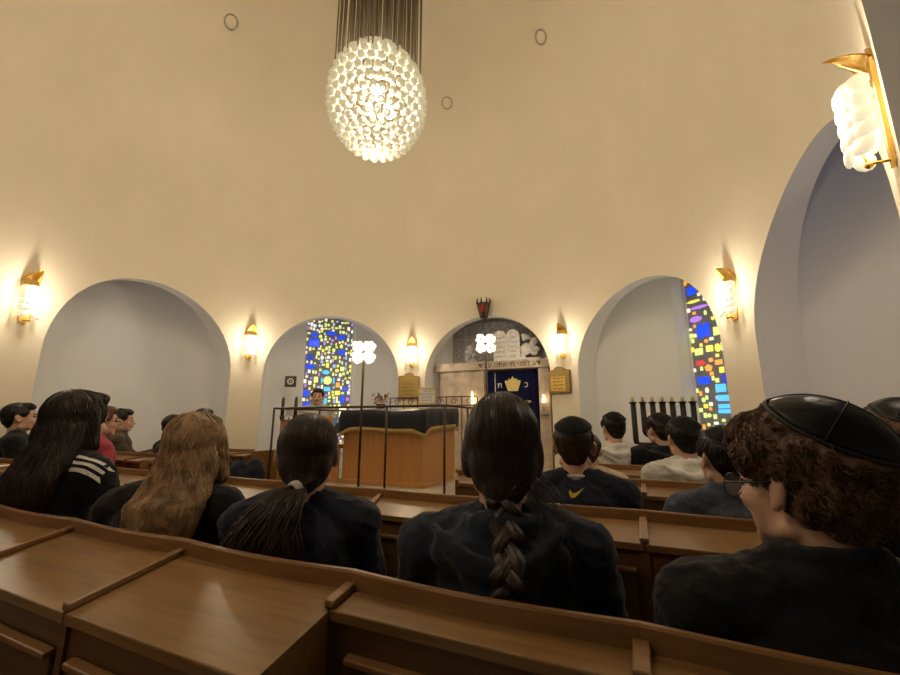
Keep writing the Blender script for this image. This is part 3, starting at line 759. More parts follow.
# pair of dark pillar candlesticks and small notice
def near_rail(px, n):            # point of the platform at px on the line n
    r = 0.0
    lo_, hi_ = -1.1, 1.1
    for _ in range(40):
        r = (lo_+hi_)/2; p = BP(r, n, 1.3); d = p.y*cos(PITCH)+(1.3-EYE)*sin(PITCH)
        if 450+F_PX*p.x/d < px: lo_ = r
        else: hi_ = r
    return BP(r, n, DZ)
CT = 1.46
for px_, lab in ((282.5, 'left dark candlestick rising above the platform rail'), (295.5, 'right dark candlestick beside the small white notice')):
    t = thing('candlestick', lab, 'candlestick', near_rail(px_, -0.80), -A0, 'dark candlesticks on the platform')
    h_ = CT-DZ
    bm = bmesh.new(); lathe(bm, [(0.05, 0), (0.045, 0.02), (0.010, 0.04), (0.010, h_-0.26), (0.026, h_-0.24), (0.026, h_-0.20)], 12); obj('stand', bm, M['iron'], t, True)
    bm = bmesh.new(); lathe(bm, [(0.018, h_-0.2), (0.021, h_-0.16), (0.016, h_-0.02), (0.006, h_)], 12); obj('candle', bm, M['iron'], t, True)
nt_ = thing('notice_stand', 'small white printed notice between the two dark candlesticks', 'sign', near_rail(289.5, -0.70), -A0)
h_ = 1.24-DZ
bm = bmesh.new(); tube(bm, [(0, 0, 0), (0, 0, h_)], 0.008, 6); box(bm, (-0.035, -0.02, h_-0.22), (0.035, 0.02, h_-0.05), 0, 0.01); obj('stand', bm, M['iron'], nt_)
bm = bmesh.new(); box(bm, (-0.055, -0.006, h_+0.01), (0.055, 0.006, h_+0.085)); obj('notice', bm, M['paper'], nt_)
bm = bmesh.new()
tube(bm, [(-0.11, 0, h_+0.10), (0.11, 0, h_+0.10)], 0.005, 6)
for x_ in (-0.11, 0.11): tube(bm, [(x_, 0, 0.0), (x_, 0, h_+0.10)], 0.005, 6)
obj('wire_frame', bm, M['iron'], nt_)
# lectern with blue folder before the speaker
lec = thing('lectern', 'dark lectern holding an open blue folder before the speaker', 'lectern', pt(321, 430, 5.55)*1.0, -0.2)
lec.location.z = 0
bm = bmesh.new(); tube(bm, [(0, 0, 0), (0, 0, 1.06)], 0.03, 10); lathe(bm, [(0.22, 0), (0.2, 0.03), (0.04, 0.05)], 16); obj('pole', bm, M['iron'], lec, True)
bm = bmesh.new(); box(bm, (-0.28, -0.16, -0.015), (0.28, 0.16, 0.0), 0, 0.004, Matrix.Translation((0, 0, 1.10)) @ Matrix.Rotation(0.5, 4, 'X')); obj('desk_board', bm, M['black'], lec)
fo = bpy.data.materials.new('x'); bpy.data.materials.remove(fo)
bm = bmesh.new(); box(bm, (-0.20, -0.12, 0.001), (0.19, 0.16, 0.022), 0, 0.004, Matrix.Translation((0, 0, 1.10)) @ Matrix.Rotation(0.9, 4, 'X')); box(bm, (-0.2, -0.02, 0.0), (-0.19, 0.02, 0.02))
fl = obj('blue_folder', bm, mat('folder_blue', (0.12, 0.22, 0.5), 0.4)); fl.parent = None; fl.location = lec.location; fl.rotation_euler = (0, 0, -0.2); tag(fl, 'blue folder lying open on the dark lectern', 'folder')

# scroll railing and flowers before the ark
sr = thing('scroll_railing', 'low wrought iron scroll railing behind the reading desk', 'railing', NP(0, -1.35, 2.55, 0.0), -A0)
bm = bmesh.new()
for z_ in (1.56, 1.43): tube(bm, [(0, 0, z_), (1.5, 0, z_)], 0.009, 6)
obj('rails', bm, M['iron'], sr)
for i in range(7):
    bm = bmesh.new(); tube(bm, [(0.25*i, 0, 0.14), (0.25*i, 0, 1.56)], 0.008, 6); obj('baluster', bm, M['iron'], sr)
for i in range(6):
    bm = bmesh.new(); cx_ = 0.125+0.25*i; tube(bm, [(cx_+0.055*cos(u)*(1-u/14), 0, 1.495+0.055*sin(u)*(1-u/14)) for u in [k*0.5 for k in range(20)]], 0.006, 5); obj('scroll', bm, M['iron'], sr)
fp = thing('flower_pot', 'pot of small pink flowers left of the scroll railing', 'flowers', NP(0, -1.5, 2.5, 0.0), 0)
bm = bmesh.new(); lathe(bm, [(0.10, 0.0), (0.1, 0.02), (0.02, 0.04), (0.02, 1.32), (0.05, 1.34), (0.08, 1.46), (0.075, 1.47)], 16); obj('pot_stand', bm, M['iron'], fp, True)
bm = bmesh.new(); rr = random.Random(2)
for i in range(40): petal(bm, (rr.gauss(0, 0.06), rr.gauss(0, 0.05), 1.53+rr.uniform(-0.04, 0.06)), (rr.gauss(0, 1), rr.gauss(0, 1), 1), 0.02, 0.006, 6)
obj('blossoms', bm, mat('pink_blossom', (0.7, 0.35, 0.3), 0.6), fp)
bm = bmesh.new()
for i in range(30): petal(bm, (rr.gauss(0, 0.06), rr.gauss(0, 0.05), 1.52+rr.uniform(-0.05, 0.12)), (rr.gauss(0, 1), rr.gauss(0, 1), 0.3), 0.024, 0.003, 6)
obj('leaves', bm, mat('leaf', (0.10, 0.16, 0.05), 0.6), fp)

# small framed ring picture in the stained glass niche
pc = pt(290.5, 381.5, 7.15)
t = thing('small_picture', 'small dark square picture with a pale ring on the niche wall', 'picture', pc, 0.10)
bm = bmesh.new(); box(bm, (-0.095, 0, -0.095), (0.095, 0.02, 0.095), 0, 0.004); obj('frame', bm, M['iron'], t)
bm = bmesh.new(); tube(bm, [(0.045*cos(u), -0.004, 0.045*sin(u)) for u in [2*pi*i/20 for i in range(20)]], 0.011, 6, closed=True); ell(bm, (0, -0.004, 0), (0.015, 0.006, 0.015), seg=8, rings=6); obj('ring', bm, M['paper'], t, True)

# menorah
MB = pt(665, 430, 4.75); 
mn = thing('menorah', 'large black seven-branched menorah with cream candles before the right arch', 'menorah', (MB.x, MB.y, 0), -0.30)
ZTOP = 1.40
bm = bmesh.new(); lathe(bm, [(0.22, 0), (0.2, 0.04), (0.06, 0.07), (0.035, 0.12), (0.032, ZTOP)], 12); obj('stem', bm, M['menorah'], mn)
for i, hw_ in enumerate((0.103, 0.206, 0.309)):
    drop = (0.27, 0.36, 0.47)[i]
    for sx in (-1, 1):
        rr_ = 0.05
        pts_ = [(sx*hw_, 0, ZTOP), (sx*hw_, 0, ZTOP-drop+rr_)]+[(sx*(hw_-rr_+rr_*cos(u)), 0, ZTOP-drop+rr_-rr_*sin(u)) for u in [pi/2*k/5 for k in range(1, 6)]]+[(0, 0, ZTOP-drop)]
        bm = bmesh.new(); tube(bm, pts_, 0.030, 8); obj('branch', bm, M['menorah'], mn, True)
for i in range(7):
    x_ = -0.309+i*0.103
    bm = bmesh.new(); lathe(bm, [(0.03, ZTOP-0.005), (0.044, ZTOP), (0.044, ZTOP+0.012), (0.02, ZTOP+0.016)], 12, (x_, 0, 0)); obj('drip_pan', bm, M['menorah'], mn)
    bm = bmesh.new(); lathe(bm, [(0.019, ZTOP+0.014), (0.019, ZTOP+0.07), (0.016, ZTOP+0.074)], 12, (x_, 0, 0)); obj('candle', bm, M['cream_candle'], mn)
bm = bmesh.new(); box(bm, (-0.16, 0, 0), (0.16, 0.02, 0.22), 0, 0.004)
o = obj('grey_board', bm, mat('satin_grey', (0.30, 0.28, 0.27), 0.25, 0.3)); o.location = NP(45, 0.36, 4.38, 0.705); o.rotation_euler = (-0.15, 0, -(A0+radians(45))); tag(o, 'shiny grey board leaning on the sill of the right window', 'board')

# papers on desks
def sheet(loc, rz, lab, wd=0.15, dp=0.21, th=0.004):
    bm = bmesh.new(); box(bm, (-wd/2, -dp/2, 0), (wd/2, dp/2, th)); o = obj('paper_sheet', bm, M['paper']); o.location = loc; o.rotation_euler = (0, 0, rz); tag(o, lab, 'paper', None)
sheet(RP(1.50, -4.45, 0.8625), 0.4, 'white sheet on the far left desk of the second row')
sheet(RP(0.66, -2.62, 0.8625), 0.2, 'white sheet at the left end of the nearest row', 0.12, 0.09)

# ================================================================== PEOPLE
SKIN = mat('skin', (0.60, 0.36, 0.25), 0.5, bump=[(160, 0.08, 0.001)]); SKIN.node_tree.nodes['Principled BSDF'].inputs['Subsurface Weight'].default_value = 0.08
SKIN.node_tree.nodes['Principled BSDF'].inputs['Subsurface Radius'].default_value = (0.02, 0.008, 0.004)
LIP = mat('lips', (0.42, 0.16, 0.13), 0.5); EYE_M = mat('eye_dark', (0.03, 0.02, 0.02), 0.2)
def fabric(name, col, fold=0.5): return mat(name, col, 0.88, sheen=0.12, spec=0.2, bump=[(9, fold, 0.05), (420, 0.25, 0.0015)], var=(5, 0.22))
def hairm(name, col): 
    m = mat(name, col, 0.42, spec=0.45, var=(24, 0.45)); return m
F_BLACK = fabric('black_cotton', (0.008, 0.008, 0.010)); F_NAVY = fabric('navy_cotton', (0.015, 0.020, 0.035)); F_NAVY2 = fabric('dark_navy_knit', (0.012, 0.014, 0.028), 0.35)
F_GREY = fabric('light_grey_fleece', (0.56, 0.55, 0.51), 0.6); F_JEAN = fabric('blue_denim', (0.070, 0.085, 0.12), 0.7); F_CREAM = fabric('cream_cotton', (0.55, 0.46, 0.33))
F_BROWN = fabric('brown_jacket', (0.075, 0.052, 0.035)); F_PINK = fabric('red_pink_top', (0.35, 0.05, 0.07)); F_WHITE = fabric('white_shirt', (0.48, 0.46, 0.43)); F_TROU = fabric('dark_trousers', (0.02, 0.022, 0.03))
H_DARK = hairm('dark_brown_hair', (0.022, 0.011, 0.007)); H_BLACK = hairm('black_hair', (0.010, 0.007, 0.006)); H_BROWN = hairm('brown_hair', (0.15, 0.078, 0.042))
H_BLOND = hairm('dark_blond_hair', (0.33, 0.205, 0.11)); H_MID = hairm('mid_brown_hair', (0.045, 0.024, 0.014)); H_BRAID = hairm('braid_hair', (0.030, 0.017, 0.012))
KIP = mat('black_satin', (0.010, 0.010, 0.014), 0.33, spec=0.6, bump=[(16, 0.45, 0.01)]); KIPM = mat('black_velvet_cap', (0.010, 0.009, 0.010), 0.62, spec=0.3); KIPR = mat('kippah_rim', (0.008, 0.008, 0.010), 0.6)
SHOE = mat('shoe_leather', (0.02, 0.02, 0.02), 0.5)
HEAD0 = Vector((0, 0.0, 1.008))

def head_prims(bm, M4):
    tmp = bmesh.new()
    ell(tmp, (0, -0.008, 0.137), (0.073, 0.092, 0.096), seg=28, rings=18)
    ell(tmp, (0, 0.028, 0.085), (0.058, 0.062, 0.082), seg=24, rings=16)
    ell(tmp, (0, 0.018, 0.060), (0.058, 0.058, 0.048), seg=24, rings=14); ell(tmp, (0, 0.068, 0.026), (0.024, 0.022, 0.018)); cap(tmp, (-0.05, 0.0, 0.045), (-0.015, 0.068, 0.022), 0.018, 0.016); cap(tmp, (0.05, 0.0, 0.045), (0.015, 0.068, 0.022), 0.018, 0.016)
    cap(tmp, (0, 0.088, 0.122), (0, 0.106, 0.083), 0.008, 0.0125); ell(tmp, (0, 0.096, 0.078), (0.017, 0.012, 0.009))
    cap(tmp, (-0.03, 0.080, 0.137), (0.03, 0.080, 0.137), 0.012, 0.012)
    for sx in (-1, 1):
        ell(tmp, (sx*0.036, 0.058, 0.085), (0.024, 0.024, 0.024)); cap(tmp, (sx*0.040, 0.048, 0.085), (sx*0.034, 0.046, 0.040), 0.021, 0.020); cap(tmp, (0, 0.088, 0.058), (sx*0.018, 0.082, 0.058), 0.0085, 0.005); cap(tmp, (0, 0.086, 0.049), (sx*0.015, 0.080, 0.050), 0.009, 0.005)
        ell(tmp, (sx*0.031, 0.078, 0.114), (0.012, 0.011, 0.010))
        m = Euler((0.25, 0, sx*0.45)).to_matrix()
        ell(tmp, (sx*0.080, -0.012, 0.108), (0.007, 0.019, 0.031), m, 14, 10); ell(tmp, (sx*0.077, -0.002, 0.084), (0.008, 0.010, 0.012), m, 10, 8)
    cap(tmp, (0, -0.022, -0.07), (0, -0.014, 0.075), 0.056, 0.050, 20)
    for v in tmp.verts: v.co = M4 @ v.co
    me = bpy.data.meshes.new('t'); tmp.to_mesh(me); tmp.free(); bm.from_mesh(me); bpy.data.meshes.remove(me)

def body_prims(bm, sw, fem, add=0.0, top=0.985, arms=True, slump=0.0):
    w_ = sw
    rings = [(0, 0.0, 0.43, 0.165+add, 0.125+add), (0, -0.005, 0.55, 0.150+add, 0.115+add), (0, -0.015-slump, 0.70, 0.135+add+(0.015 if not fem else 0), 0.105+add), (0, -0.015-slump, 0.83, w_*0.82+add, 0.118+add),
             (0, -0.012-slump, 0.90, w_*0.90+add*0.8, 0.108+add), (0, -0.012, 0.955, w_*0.66, 0.08+add), (0, -0.015, top, 0.085+add*0.4, 0.068+add*0.4)]
    loft(bm, rings, 28)
    for sx in (-1, 1): cap(bm, (sx*0.03, -0.015, 0.975), (sx*w_*0.92, -0.012, 0.918), 0.050+add*0.6, 0.060+add*0.9, 14)
def arm_pts(sx, w_, pose):
    sh = Vector((sx*w_*0.98, -0.012, 0.915))
    if pose == 'desk': return sh, Vector((sx*(w_+0.05), 0.13, 0.73)), Vector((sx*0.12, 0.34, 0.80))
    return sh, Vector((sx*(w_+0.055), 0.05, 0.66)), Vector((sx*0.13, 0.29, 0.625))
def hand_prims(bm, wr, d, sx):
    d = d.normalized(); up = Vector((0, 0, 1)); side = d.cross(up).normalized()*sx
    cap(bm, wr, wr+d*0.035, 0.026, 0.030, 10); ell(bm, wr+d*0.06, (0.038, 0.040, 0.018))
    for i in range(4):
        o = wr+d*0.085+side*(-0.027+0.018*i); L = (0.055, 0.064, 0.060, 0.046)[i]
        cap(bm, o, o+d*L*0.55+Vector((0, 0, -0.004)), 0.0088, 0.0082, 8); cap(bm, o+d*L*0.55+Vector((0, 0, -0.004)), o+d*L*0.9+Vector((0, 0, -0.022)), 0.0082, 0.007, 8)
    o = wr+d*0.035-side*0.03; cap(bm, o, o+d*0.04-side*0.022, 0.012, 0.009, 8)

def strands(bvh, starts, field, nstep, step, rad, lift, mi=0, seed=1, nside=3, wav=0.0, wl=0.03, curl=0.0, bm=None, taper=0.25, inward=None):
    rd = random.Random(seed); bm = bm or bmesh.new()
    for p0 in starts:
        loc, nr, _, _ = bvh.find_nearest(p0)
        if loc is None: continue
        pts_ = []; p = loc.copy(); ph = rd.random()*6.28; li = lift*rd.uniform(0.3, 1.4)
        for k in range(nstep):
            loc, nr, _, _ = bvh.find_nearest(p)
            if loc is None: break
            d = Vector(field(loc)); d = d-nr*d.dot(nr)
            if d.length < 1e-5: break
            d.normalize(); s_ = nr.cross(d)
            off = s_*wav*sin(ph+2*pi*k*step/wl)+nr*li*(1-0.5*(k in (0, nstep-1)))
            if curl: off = s_*curl*sin(ph+2*pi*k*step/wl)+nr*(li+curl*(1+cos(ph+2*pi*k*step/wl)))
            pts_.append(loc+off); p = loc+d*step
        if len(pts_) > 2:
            r_ = rad*rd.uniform(0.7, 1.3)
            tube(bm, pts_, [r_*(0.5 if i == 0 else (1-(1-taper)*(i/(len(pts_)-1))**2)) for i in range(len(pts_))], nside, mi, caps=False)
    return bm
def surf_points(me, n, cond, seed=3):
    rd = random.Random(seed); me.calc_loop_triangles(); tr = list(me.loop_triangles); ar = [t.area for t in tr]; out = []
    ch_ = rd.choices(tr, weights=ar, k=n*3)
    for t in ch_:
        a, b, c = [me.vertices[i].co for i in t.vertices]; u, v = rd.random(), rd.random()
        if u+v > 1: u, v = 1-u, 1-v
        p = a+(b-a)*u+(c-a)*v
        if cond(p): out.append(p)
        if len(out) >= n: break
    return out
def bvh_of(me): return BVHTree.FromPolygons([v.co for v in me.vertices], [tuple(p.vertices) for p in me.polygons])
def join_into(me, bm2):
    bm = bmesh.new(); bm.from_mesh(me); t = bpy.data.meshes.new('t'); bm2.to_mesh(t); bm2.free(); bm.from_mesh(t); bpy.data.meshes.remove(t)
    bm.to_mesh(me); bm.free()
    for p in me.polygons: p.use_smooth = True

def person(label, px, py, n=None, depth=None, ytop=None, ztop=None, face=23.0, head=None, pitch=0.0, sw=0.185, fem=False, top=F_NAVY, hair='short', hm=H_DARK,
           kippah=False, hood=False, collar=False, vox=0.012, pose='lap', glasses=False, stand=False, extras=(), dens=1.0, slump=0.0, group=None, shirt=None, trou=F_TROU, lean=0.0, zs=1.03):
    if n is not None:
        d1 = pt(px, py, 1.0); t = n/(0.42*d1.x+0.907); hp = pt(px, py, t)
    else: hp = pt(px, py, depth)
    zt = EYE
    if ytop is not None:
        q = pt(px, ytop, hp.y); zt = q.z
    if ztop is not None: zt = ztop
    topz = 1.008+0.242*zs+(0.012 if kippah else 0)
    lift_ = 0.43 if stand else 0.0
    k = zt/(topz+lift_)
    fr_ = radians(face); hd = radians(head if head is not None else face)
    root = thing('person', label, 'person', (0, 0, 0), -fr_, group); root.scale = (k, k, k)
    off = Matrix.Rotation(-fr_, 3, 'Z') @ Vector((lean, 0.01, 0))*k
    root.location = (hp.x-off.x, hp.y-off.y, 0)
    MH = Matrix.Translation(HEAD0+Vector((lean, 0, lift_))) @ Matrix.Rotation(-(hd-fr_), 4, 'Z') @ Matrix.Rotation(-pitch, 4, 'X') @ Matrix.Diagonal((1.10 if zs < 1.05 else 1.06, 1.07, zs, 1))
    MI = MH.inverted()
    up = Matrix.Translation((0, 0, lift_))
    def lifted(fn):
        b = bmesh.new(); fn(b)
        for v in b.verts: v.co.z += lift_
        return b
    # --- body: one continuous surface
    b = bmesh.new(); body_prims(b, sw, fem, 0.0, 0.99, slump=slump)
    for sx in (-1, 1):
        sh, el, wr = arm_pts(sx, sw, pose); cap(b, sh, el, 0.050, 0.040); cap(b, el, wr, 0.040, 0.026); hand_prims(b, wr, (wr-el), sx)
    for v in b.verts: v.co.z += lift_
    leg = []
    for sx in (-1, 1):
        if stand: leg.append((Vector((sx*0.09, 0, 0.88)), Vector((sx*0.10, 0.01, 0.48)), Vector((sx*0.10, -0.01, 0.09))))
        else: leg.append((Vector((sx*0.09, 0.02, 0.53)), Vector((sx*0.10, 0.40, 0.50)), Vector((sx*0.10, 0.36, 0.10))))
    for h_, kn, an in leg: cap(b, h_, kn, 0.080, 0.055); cap(b, kn, an, 0.055, 0.038); cap(b, an+Vector((0, 0, -0.045)), an+Vector((0, 0.12, -0.055)), 0.035, 0.028)
    head_prims(b, MH)
    me = remesh(b, min(vox, 0.0065) if vox < 0.009 else vox*0.75, 2, 'body')
    o = link_mesh('body', me, [SKIN, LIP, EYE_M, hm], root)
    for p in me.polygons:
        c = MI @ p.center
        if abs(abs(c.x)-0.031) < 0.011 and abs(c.z-0.114) < 0.0055 and c.y > 0.06: p.material_index = 2
        elif abs(c.x) < 0.021 and abs(c.z-0.054) < 0.009 and c.y > 0.078: p.material_index = 1
        elif abs(abs(c.x)-0.032) < 0.018 and abs(c.z-0.1375) < 0.0045 and c.y > 0.07: p.material_index = 3
    # --- garment
    add = 0.020
    b = bmesh.new(); body_prims(b, sw+0.008, fem, add, 0.985, slump=slump)
    for sx in (-1, 1):
        sh, el, wr = arm_pts(sx, sw+0.004, pose); e2 = el+(wr-el)*0.92
        cap(b, sh, el, 0.066, 0.055); tube(b, [el, el.lerp(e2, 0.5), e2], [0.055, 0.048, 0.040], 14); ell(b, el, (0.055, 0.055, 0.055))
    if collar: tube(b, [(0.070*cos(u), -0.020+0.064*sin(u), 1.020+0.010*(-sin(u))) for u in [2*pi*i/20 for i in range(20)]], 0.020, 10, closed=True); loft(b, [(0, -0.018, 0.95, 0.12, 0.10), (0, -0.02, 1.028, 0.084, 0.076)], 24)
    if hood:
        tube(b, [(0.090*cos(u), -0.030+0.078*sin(u), 0.985-0.025*max(0, sin(u))+0.006*sin(3*u)) for u in [2*pi*i/24 for i in range(24)]], 0.031, 10, closed=True)
        ell(b, (-0.012, -0.095, 0.930), (0.145, 0.055, 0.060), Euler((0.15, 0.05, 0)).to_matrix(), 24, 14); ell(b, (-0.008, -0.105, 0.895), (0.100, 0.040, 0.060), seg=24, rings=14)
        for (x0, z0_, x1, z1_, dp) in ((-0.155, 0.985, 0.125, 0.990, 0.070), (-0.125, 0.955, 0.105, 0.965, 0.085), (-0.095, 0.925, 0.08, 0.93, 0.085)):
            tube(b, [(x0+(x1-x0)*u, -0.080-0.085*sin(pi*u)**0.7, z0_+(z1_-z0_)*u-dp*sin(pi*u)) for u in [q_/12 for q_ in range(13)]], [0.013+0.012*sin(pi*q_/12) for q_ in range(13)], 8)
    for v in b.verts: v.co.z += lift_
    def wr_fn(co, nr, sd=px*0.1):
        q = co*7+Vector((sd, 0, 0)); a = noise.noise(Vector((q.x, q.y, q.z*1.9)))*0.011
        q2 = Vector((co.x*16+sd, co.y*16, co.z*26+co.x*14)); a += (1-abs(noise.noise(q2)))**3*0.006
        return a-0.003
    me = remesh(b, vox, 2, 'top', noise_fn=wr_fn)
    gname = 'hoodie' if hood else ('jacket' if collar else 'sweater')
    gar = link_mesh(gname, me, [top], root)
    gb = bvh_of(me)
    if shirt:
        b = bmesh.new(); tube(b, [(0.060*cos(u), -0.020+0.056*sin(u), 1.000+lift_) for u in [2*pi*i/20 for i in range(20)]], 0.010, 8, closed=True); obj('shirt_collar', b, shirt, root)
    # --- trousers and shoes
    b = bmesh.new(); loft(b, [(0, 0.0, 0.425, 0.17, 0.13), (0, 0, 0.50, 0.172, 0.135), (0, 0, 0.58, 0.160, 0.125)], 20)
    for v in b.verts: v.co.z += lift_
    for h_, kn, an in leg: cap(b, h_, kn, 0.090, 0.068); tube(b, [kn, kn.lerp(an, 0.5), an], [0.068, 0.058, 0.052], 12)
    link_mesh('trousers', remesh(b, 0.016, 2, 'trousers'), [trou], root)
    for h_, kn, an in leg:
        b = bmesh.new(); cap(b, an+Vector((0, -0.02, -0.055)), an+Vector((0, 0.13, -0.062)), 0.044, 0.036); 
        for v in b.verts: v.co.z = max(0.004, v.co.z)
        obj('shoe', b, SHOE, root, True)
    # --- hair
    hv = min(vox, 0.008); H = lambda v: MH @ Vector(v)
    b = bmesh.new(); tmp = bmesh.new()
    def put():
        for v in tmp.verts: v.co = MH @ v.co
        t_ = bpy.data.meshes.new('t'); tmp.to_mesh(t_); b.from_mesh(t_); bpy.data.meshes.remove(t_)
    cr = H((0, -0.055, 0.225)); mc = H((0, -0.01, 0.13)); rd = random.Random(int(px))
    tilt = MH @ Matrix.Translation((0, -0.024, 0.152+(0.007 if hair == 'curly' else 0))) @ Matrix.Rotation(radians(kippah if kippah and kippah is not True else 20), 4, 'X'); TI = tilt.inverted()
    def capang(p):
        q = TI @ p; return atan2(sqrt((q.x/0.09)**2+(q.y/0.105)**2), q.z/0.097)
    if hair in ('short', 'curly', 'man'):
        c_ = hair == 'curly'; e_ = 0.012 if c_ else 0.0
        ell(tmp, (0, -0.020-e_*0.5, 0.152+e_*1.3), (0.080+e_, 0.095+e_, 0.087+e_*0.2), seg=28, rings=18); ell(tmp, (0, -0.050, 0.112), (0.068+e_*0.9, 0.056+e_*1.2, 0.062), seg=24, rings=14)
        ell(tmp, (0, -0.056, 0.070), (0.048, 0.030, 0.036), seg=18, rings=12)
        ell(tmp, (0, 0.040, 0.200), (0.062+e_*0.5, 0.048+e_, 0.032+e_*0.5), Euler((-0.30, 0, 0)).to_matrix(), 20, 12)
        for sx in (-1, 1): ell(tmp, (sx*0.068, 0.022, 0.152+e_), (0.014+e_*0.5, 0.030, 0.034), seg=14, rings=10)
        put()
        fn = (lambda co, nr: (0.009*noise.noise(co*42)+0.007*noise.noise(co*80)) if capang(co) > 1.0 else -0.004) if c_ else (lambda co, nr: 0.0025*noise.noise(Vector((co.x*60, co.y*60, co.z*22))))
        me = remesh(b, hv, 1, 'hair', noise_fn=fn)
        bv = bvh_of(me)
        inside = lambda p: (MI @ p).y < 0.075 or (MI @ p).z > 0.18
        fld = lambda p: (p-cr)+Vector((0, 0, -0.03))
        if kippah: inside = lambda p: ((MI @ p).y < 0.075 or (MI @ p).z > 0.18) and capang(p) > 1.02
        if c_:
            stt = surf_points(me, int(2600*dens), inside, 5)
            jt = lambda p: (p-cr)*1.2+Vector((0, 0, -0.02))+0.09*noise.noise_vector(p*26)
            s2 = strands(bv, stt, jt, 18, 0.0022, 0.00085, 0.0005, seed=4, curl=0.0052, wl=0.017, nside=3)
        else:
            stt = surf_points(me, int(700*dens), inside, 5)
            jt = lambda p: (p-cr)+Vector((0, 0, -0.03))+0.02*noise.noise_vector(p*14)
            s2 = strands(bv, stt, jt, 8, 0.006, 0.0011 if vox < 0.01 else 0.0016, 0.0012, seed=4, wav=0.0008)
        join_into(me, s2); link_mesh('hair', me, [hm], root)
    elif hair in ('braid', 'tail'):
        ell(tmp, (0, -0.014, 0.145), (0.083, 0.099, 0.096), seg=30, rings=20); ell(tmp, (0, -0.050, 0.095), (0.072, 0.062, 0.080), seg=24, rings=14); ell(tmp, (0, -0.080, 0.055), (0.045, 0.032, 0.045), seg=18, rings=12)
        ell(tmp, (0, 0.035, 0.200), (0.060, 0.050, 0.030), seg=20, rings=12)
        if hair == 'braid':
            for sx in (-1, 1): ell(tmp, (sx*0.074, -0.012, 0.105), (0.017, 0.038, 0.048), seg=16, rings=10)
        put()
        me = remesh(b, hv, 2, 'hair', noise_fn=lambda co, nr: 0.0012*noise.noise(Vector((co.x*70, co.y*70, co.z*12))))
        bv = bvh_of(me); tie = H((0.0 if hair == 'braid' else -0.012, -0.10, 0.035))
        fld = lambda p: (tie-p)
        stt = surf_points(me, int(1100*dens), lambda p: (MI @ p).y < 0.06 or (MI @ p).z > 0.17, 5)
        s2 = strands(bv, stt, fld, 18, 0.008, 0.0013, 0.0006, seed=4, wav=0.0004)
        join_into(me, s2); hobj = link_mesh('hair', me, [hm], root)
        if hair == 'braid':
            bm2 = bmesh.new(); L = 0.40; NS = 84
            cl_ = []
            for i in range(NS+1):
                u = i/NS; z = 1.040-L*u
                y = -0.098-0.050*sin(min(1, u*2.2)*pi/2)-0.006*u
                x_ = 0.012*u+0.004*sin(u*9)
                h_ = gb.ray_cast(Vector((x_, -0.6, z)), Vector((0, 1, 0)))
                if h_[0] is not None and z < 0.99: y = min(y, h_[0].y-0.017)
                cl_.append(Vector((x_, y, z)))
            for _ in range(6): cl_ = [cl_[0]]+[(cl_[i-1]+cl_[i]*2+cl_[i+1])/4 for i in range(1, NS)]+[cl_[-1]]
            for s_ in range(3):
                for sub in range(16):
                    oa = rd.uniform(0, 2*pi); orr = 0.0105 if sub else 0
                    pp, rr_ = [], []
                    for i, c in enumerate(cl_):
                        u = i/NS; ph = 2*pi*(u*3.6+s_/3); am = 0.0205*(1-0.22*u)*(1 if u < 0.86 else 1-0.7*(u-0.86)/0.14)
                        q = c+Vector((am*sin(ph), -0.010*sin(2*ph), 0)); sc_ = (1-0.25*u)
                        pp.append(q+Vector((orr*1.2*cos(oa)*sc_, orr*sin(oa)*sc_, 0))); rr_.append((0.0135 if sub == 0 else 0.0050)*sc_)
                    tube(bm2, pp, rr_, 8 if sub == 0 else 5, caps=True)
            for f_ in range(60):     # loose tip and stray hairs
                a = rd.uniform(0, 2*pi); r_ = 0.010*sqrt(rd.random()); c = cl_[-1]
                tube(bm2, [c+Vector((r_*cos(a), r_*sin(a), 0.02)), c+Vector((r_*1.5*cos(a), r_*1.3*sin(a), -0.02)), c+Vector((r_*1.2*cos(a)+rd.uniform(-.005, .005), r_*sin(a), -0.055-rd.uniform(0, .03)))], [0.0014, 0.0013, 0.0004], 3, caps=False)
            for f_ in range(90):
                u = rd.random(); c = cl_[int(u*NS)]; sx = rd.choice((-1, 1)); a = rd.uniform(0.010, 0.03)
                tube(bm2, [c+Vector((sx*0.015, 0, 0)), c+Vector((sx*(0.015+a), -0.002, -0.012)), c+Vector((sx*(0.018+a*rd.uniform(.2, 1.3)), 0.002, -0.05))], [0.0005, 0.0005, 0.0003], 3, caps=False)
            obj('braid', bm2, hm, root, True)
            bm2 = bmesh.new(); 
            for f_ in range(55):    # loose wisps over the right shoulder
                a = H((rd.uniform(0.03, 0.075), -0.04-rd.uniform(0, 0.05), rd.uniform(0.03, 0.10)))
                e = Vector((rd.uniform(0.05, 0.15), rd.uniform(-0.13, -0.07), rd.uniform(0.88, 1.02)))
                tube(bm2, [a, a.lerp(e, 0.5)+Vector((0.02, -0.012, 0.005)), e], [0.0007, 0.0006, 0.0003], 3, caps=False)
            obj('loose_hair', bm2, hm, root, True)
        else:
            bm2 = bmesh.new(); tc_ = [tie, Vector((-0.03, -0.15, 1.02)), Vector((-0.055, -0.185, 0.95)), Vector((-0.07, -0.195, 0.86)), Vector((-0.075, -0.19, 0.77)), Vector((-0.07, -0.18, 0.70))]
            def spl(u):
                f_ = u*(len(tc_)-1); i = min(int(f_), len(tc_)-2); t = f_-i
                p0, p1, p2, p3 = tc_[max(i-1, 0)], tc_[i], tc_[i+1], tc_[min(i+2, len(tc_)-1)]
                return 0.5*((2*p1)+(-p0+p2)*t+(2*p0-5*p1+4*p2-p3)*t*t+(-p0+3*p1-3*p2+p3)*t**3)
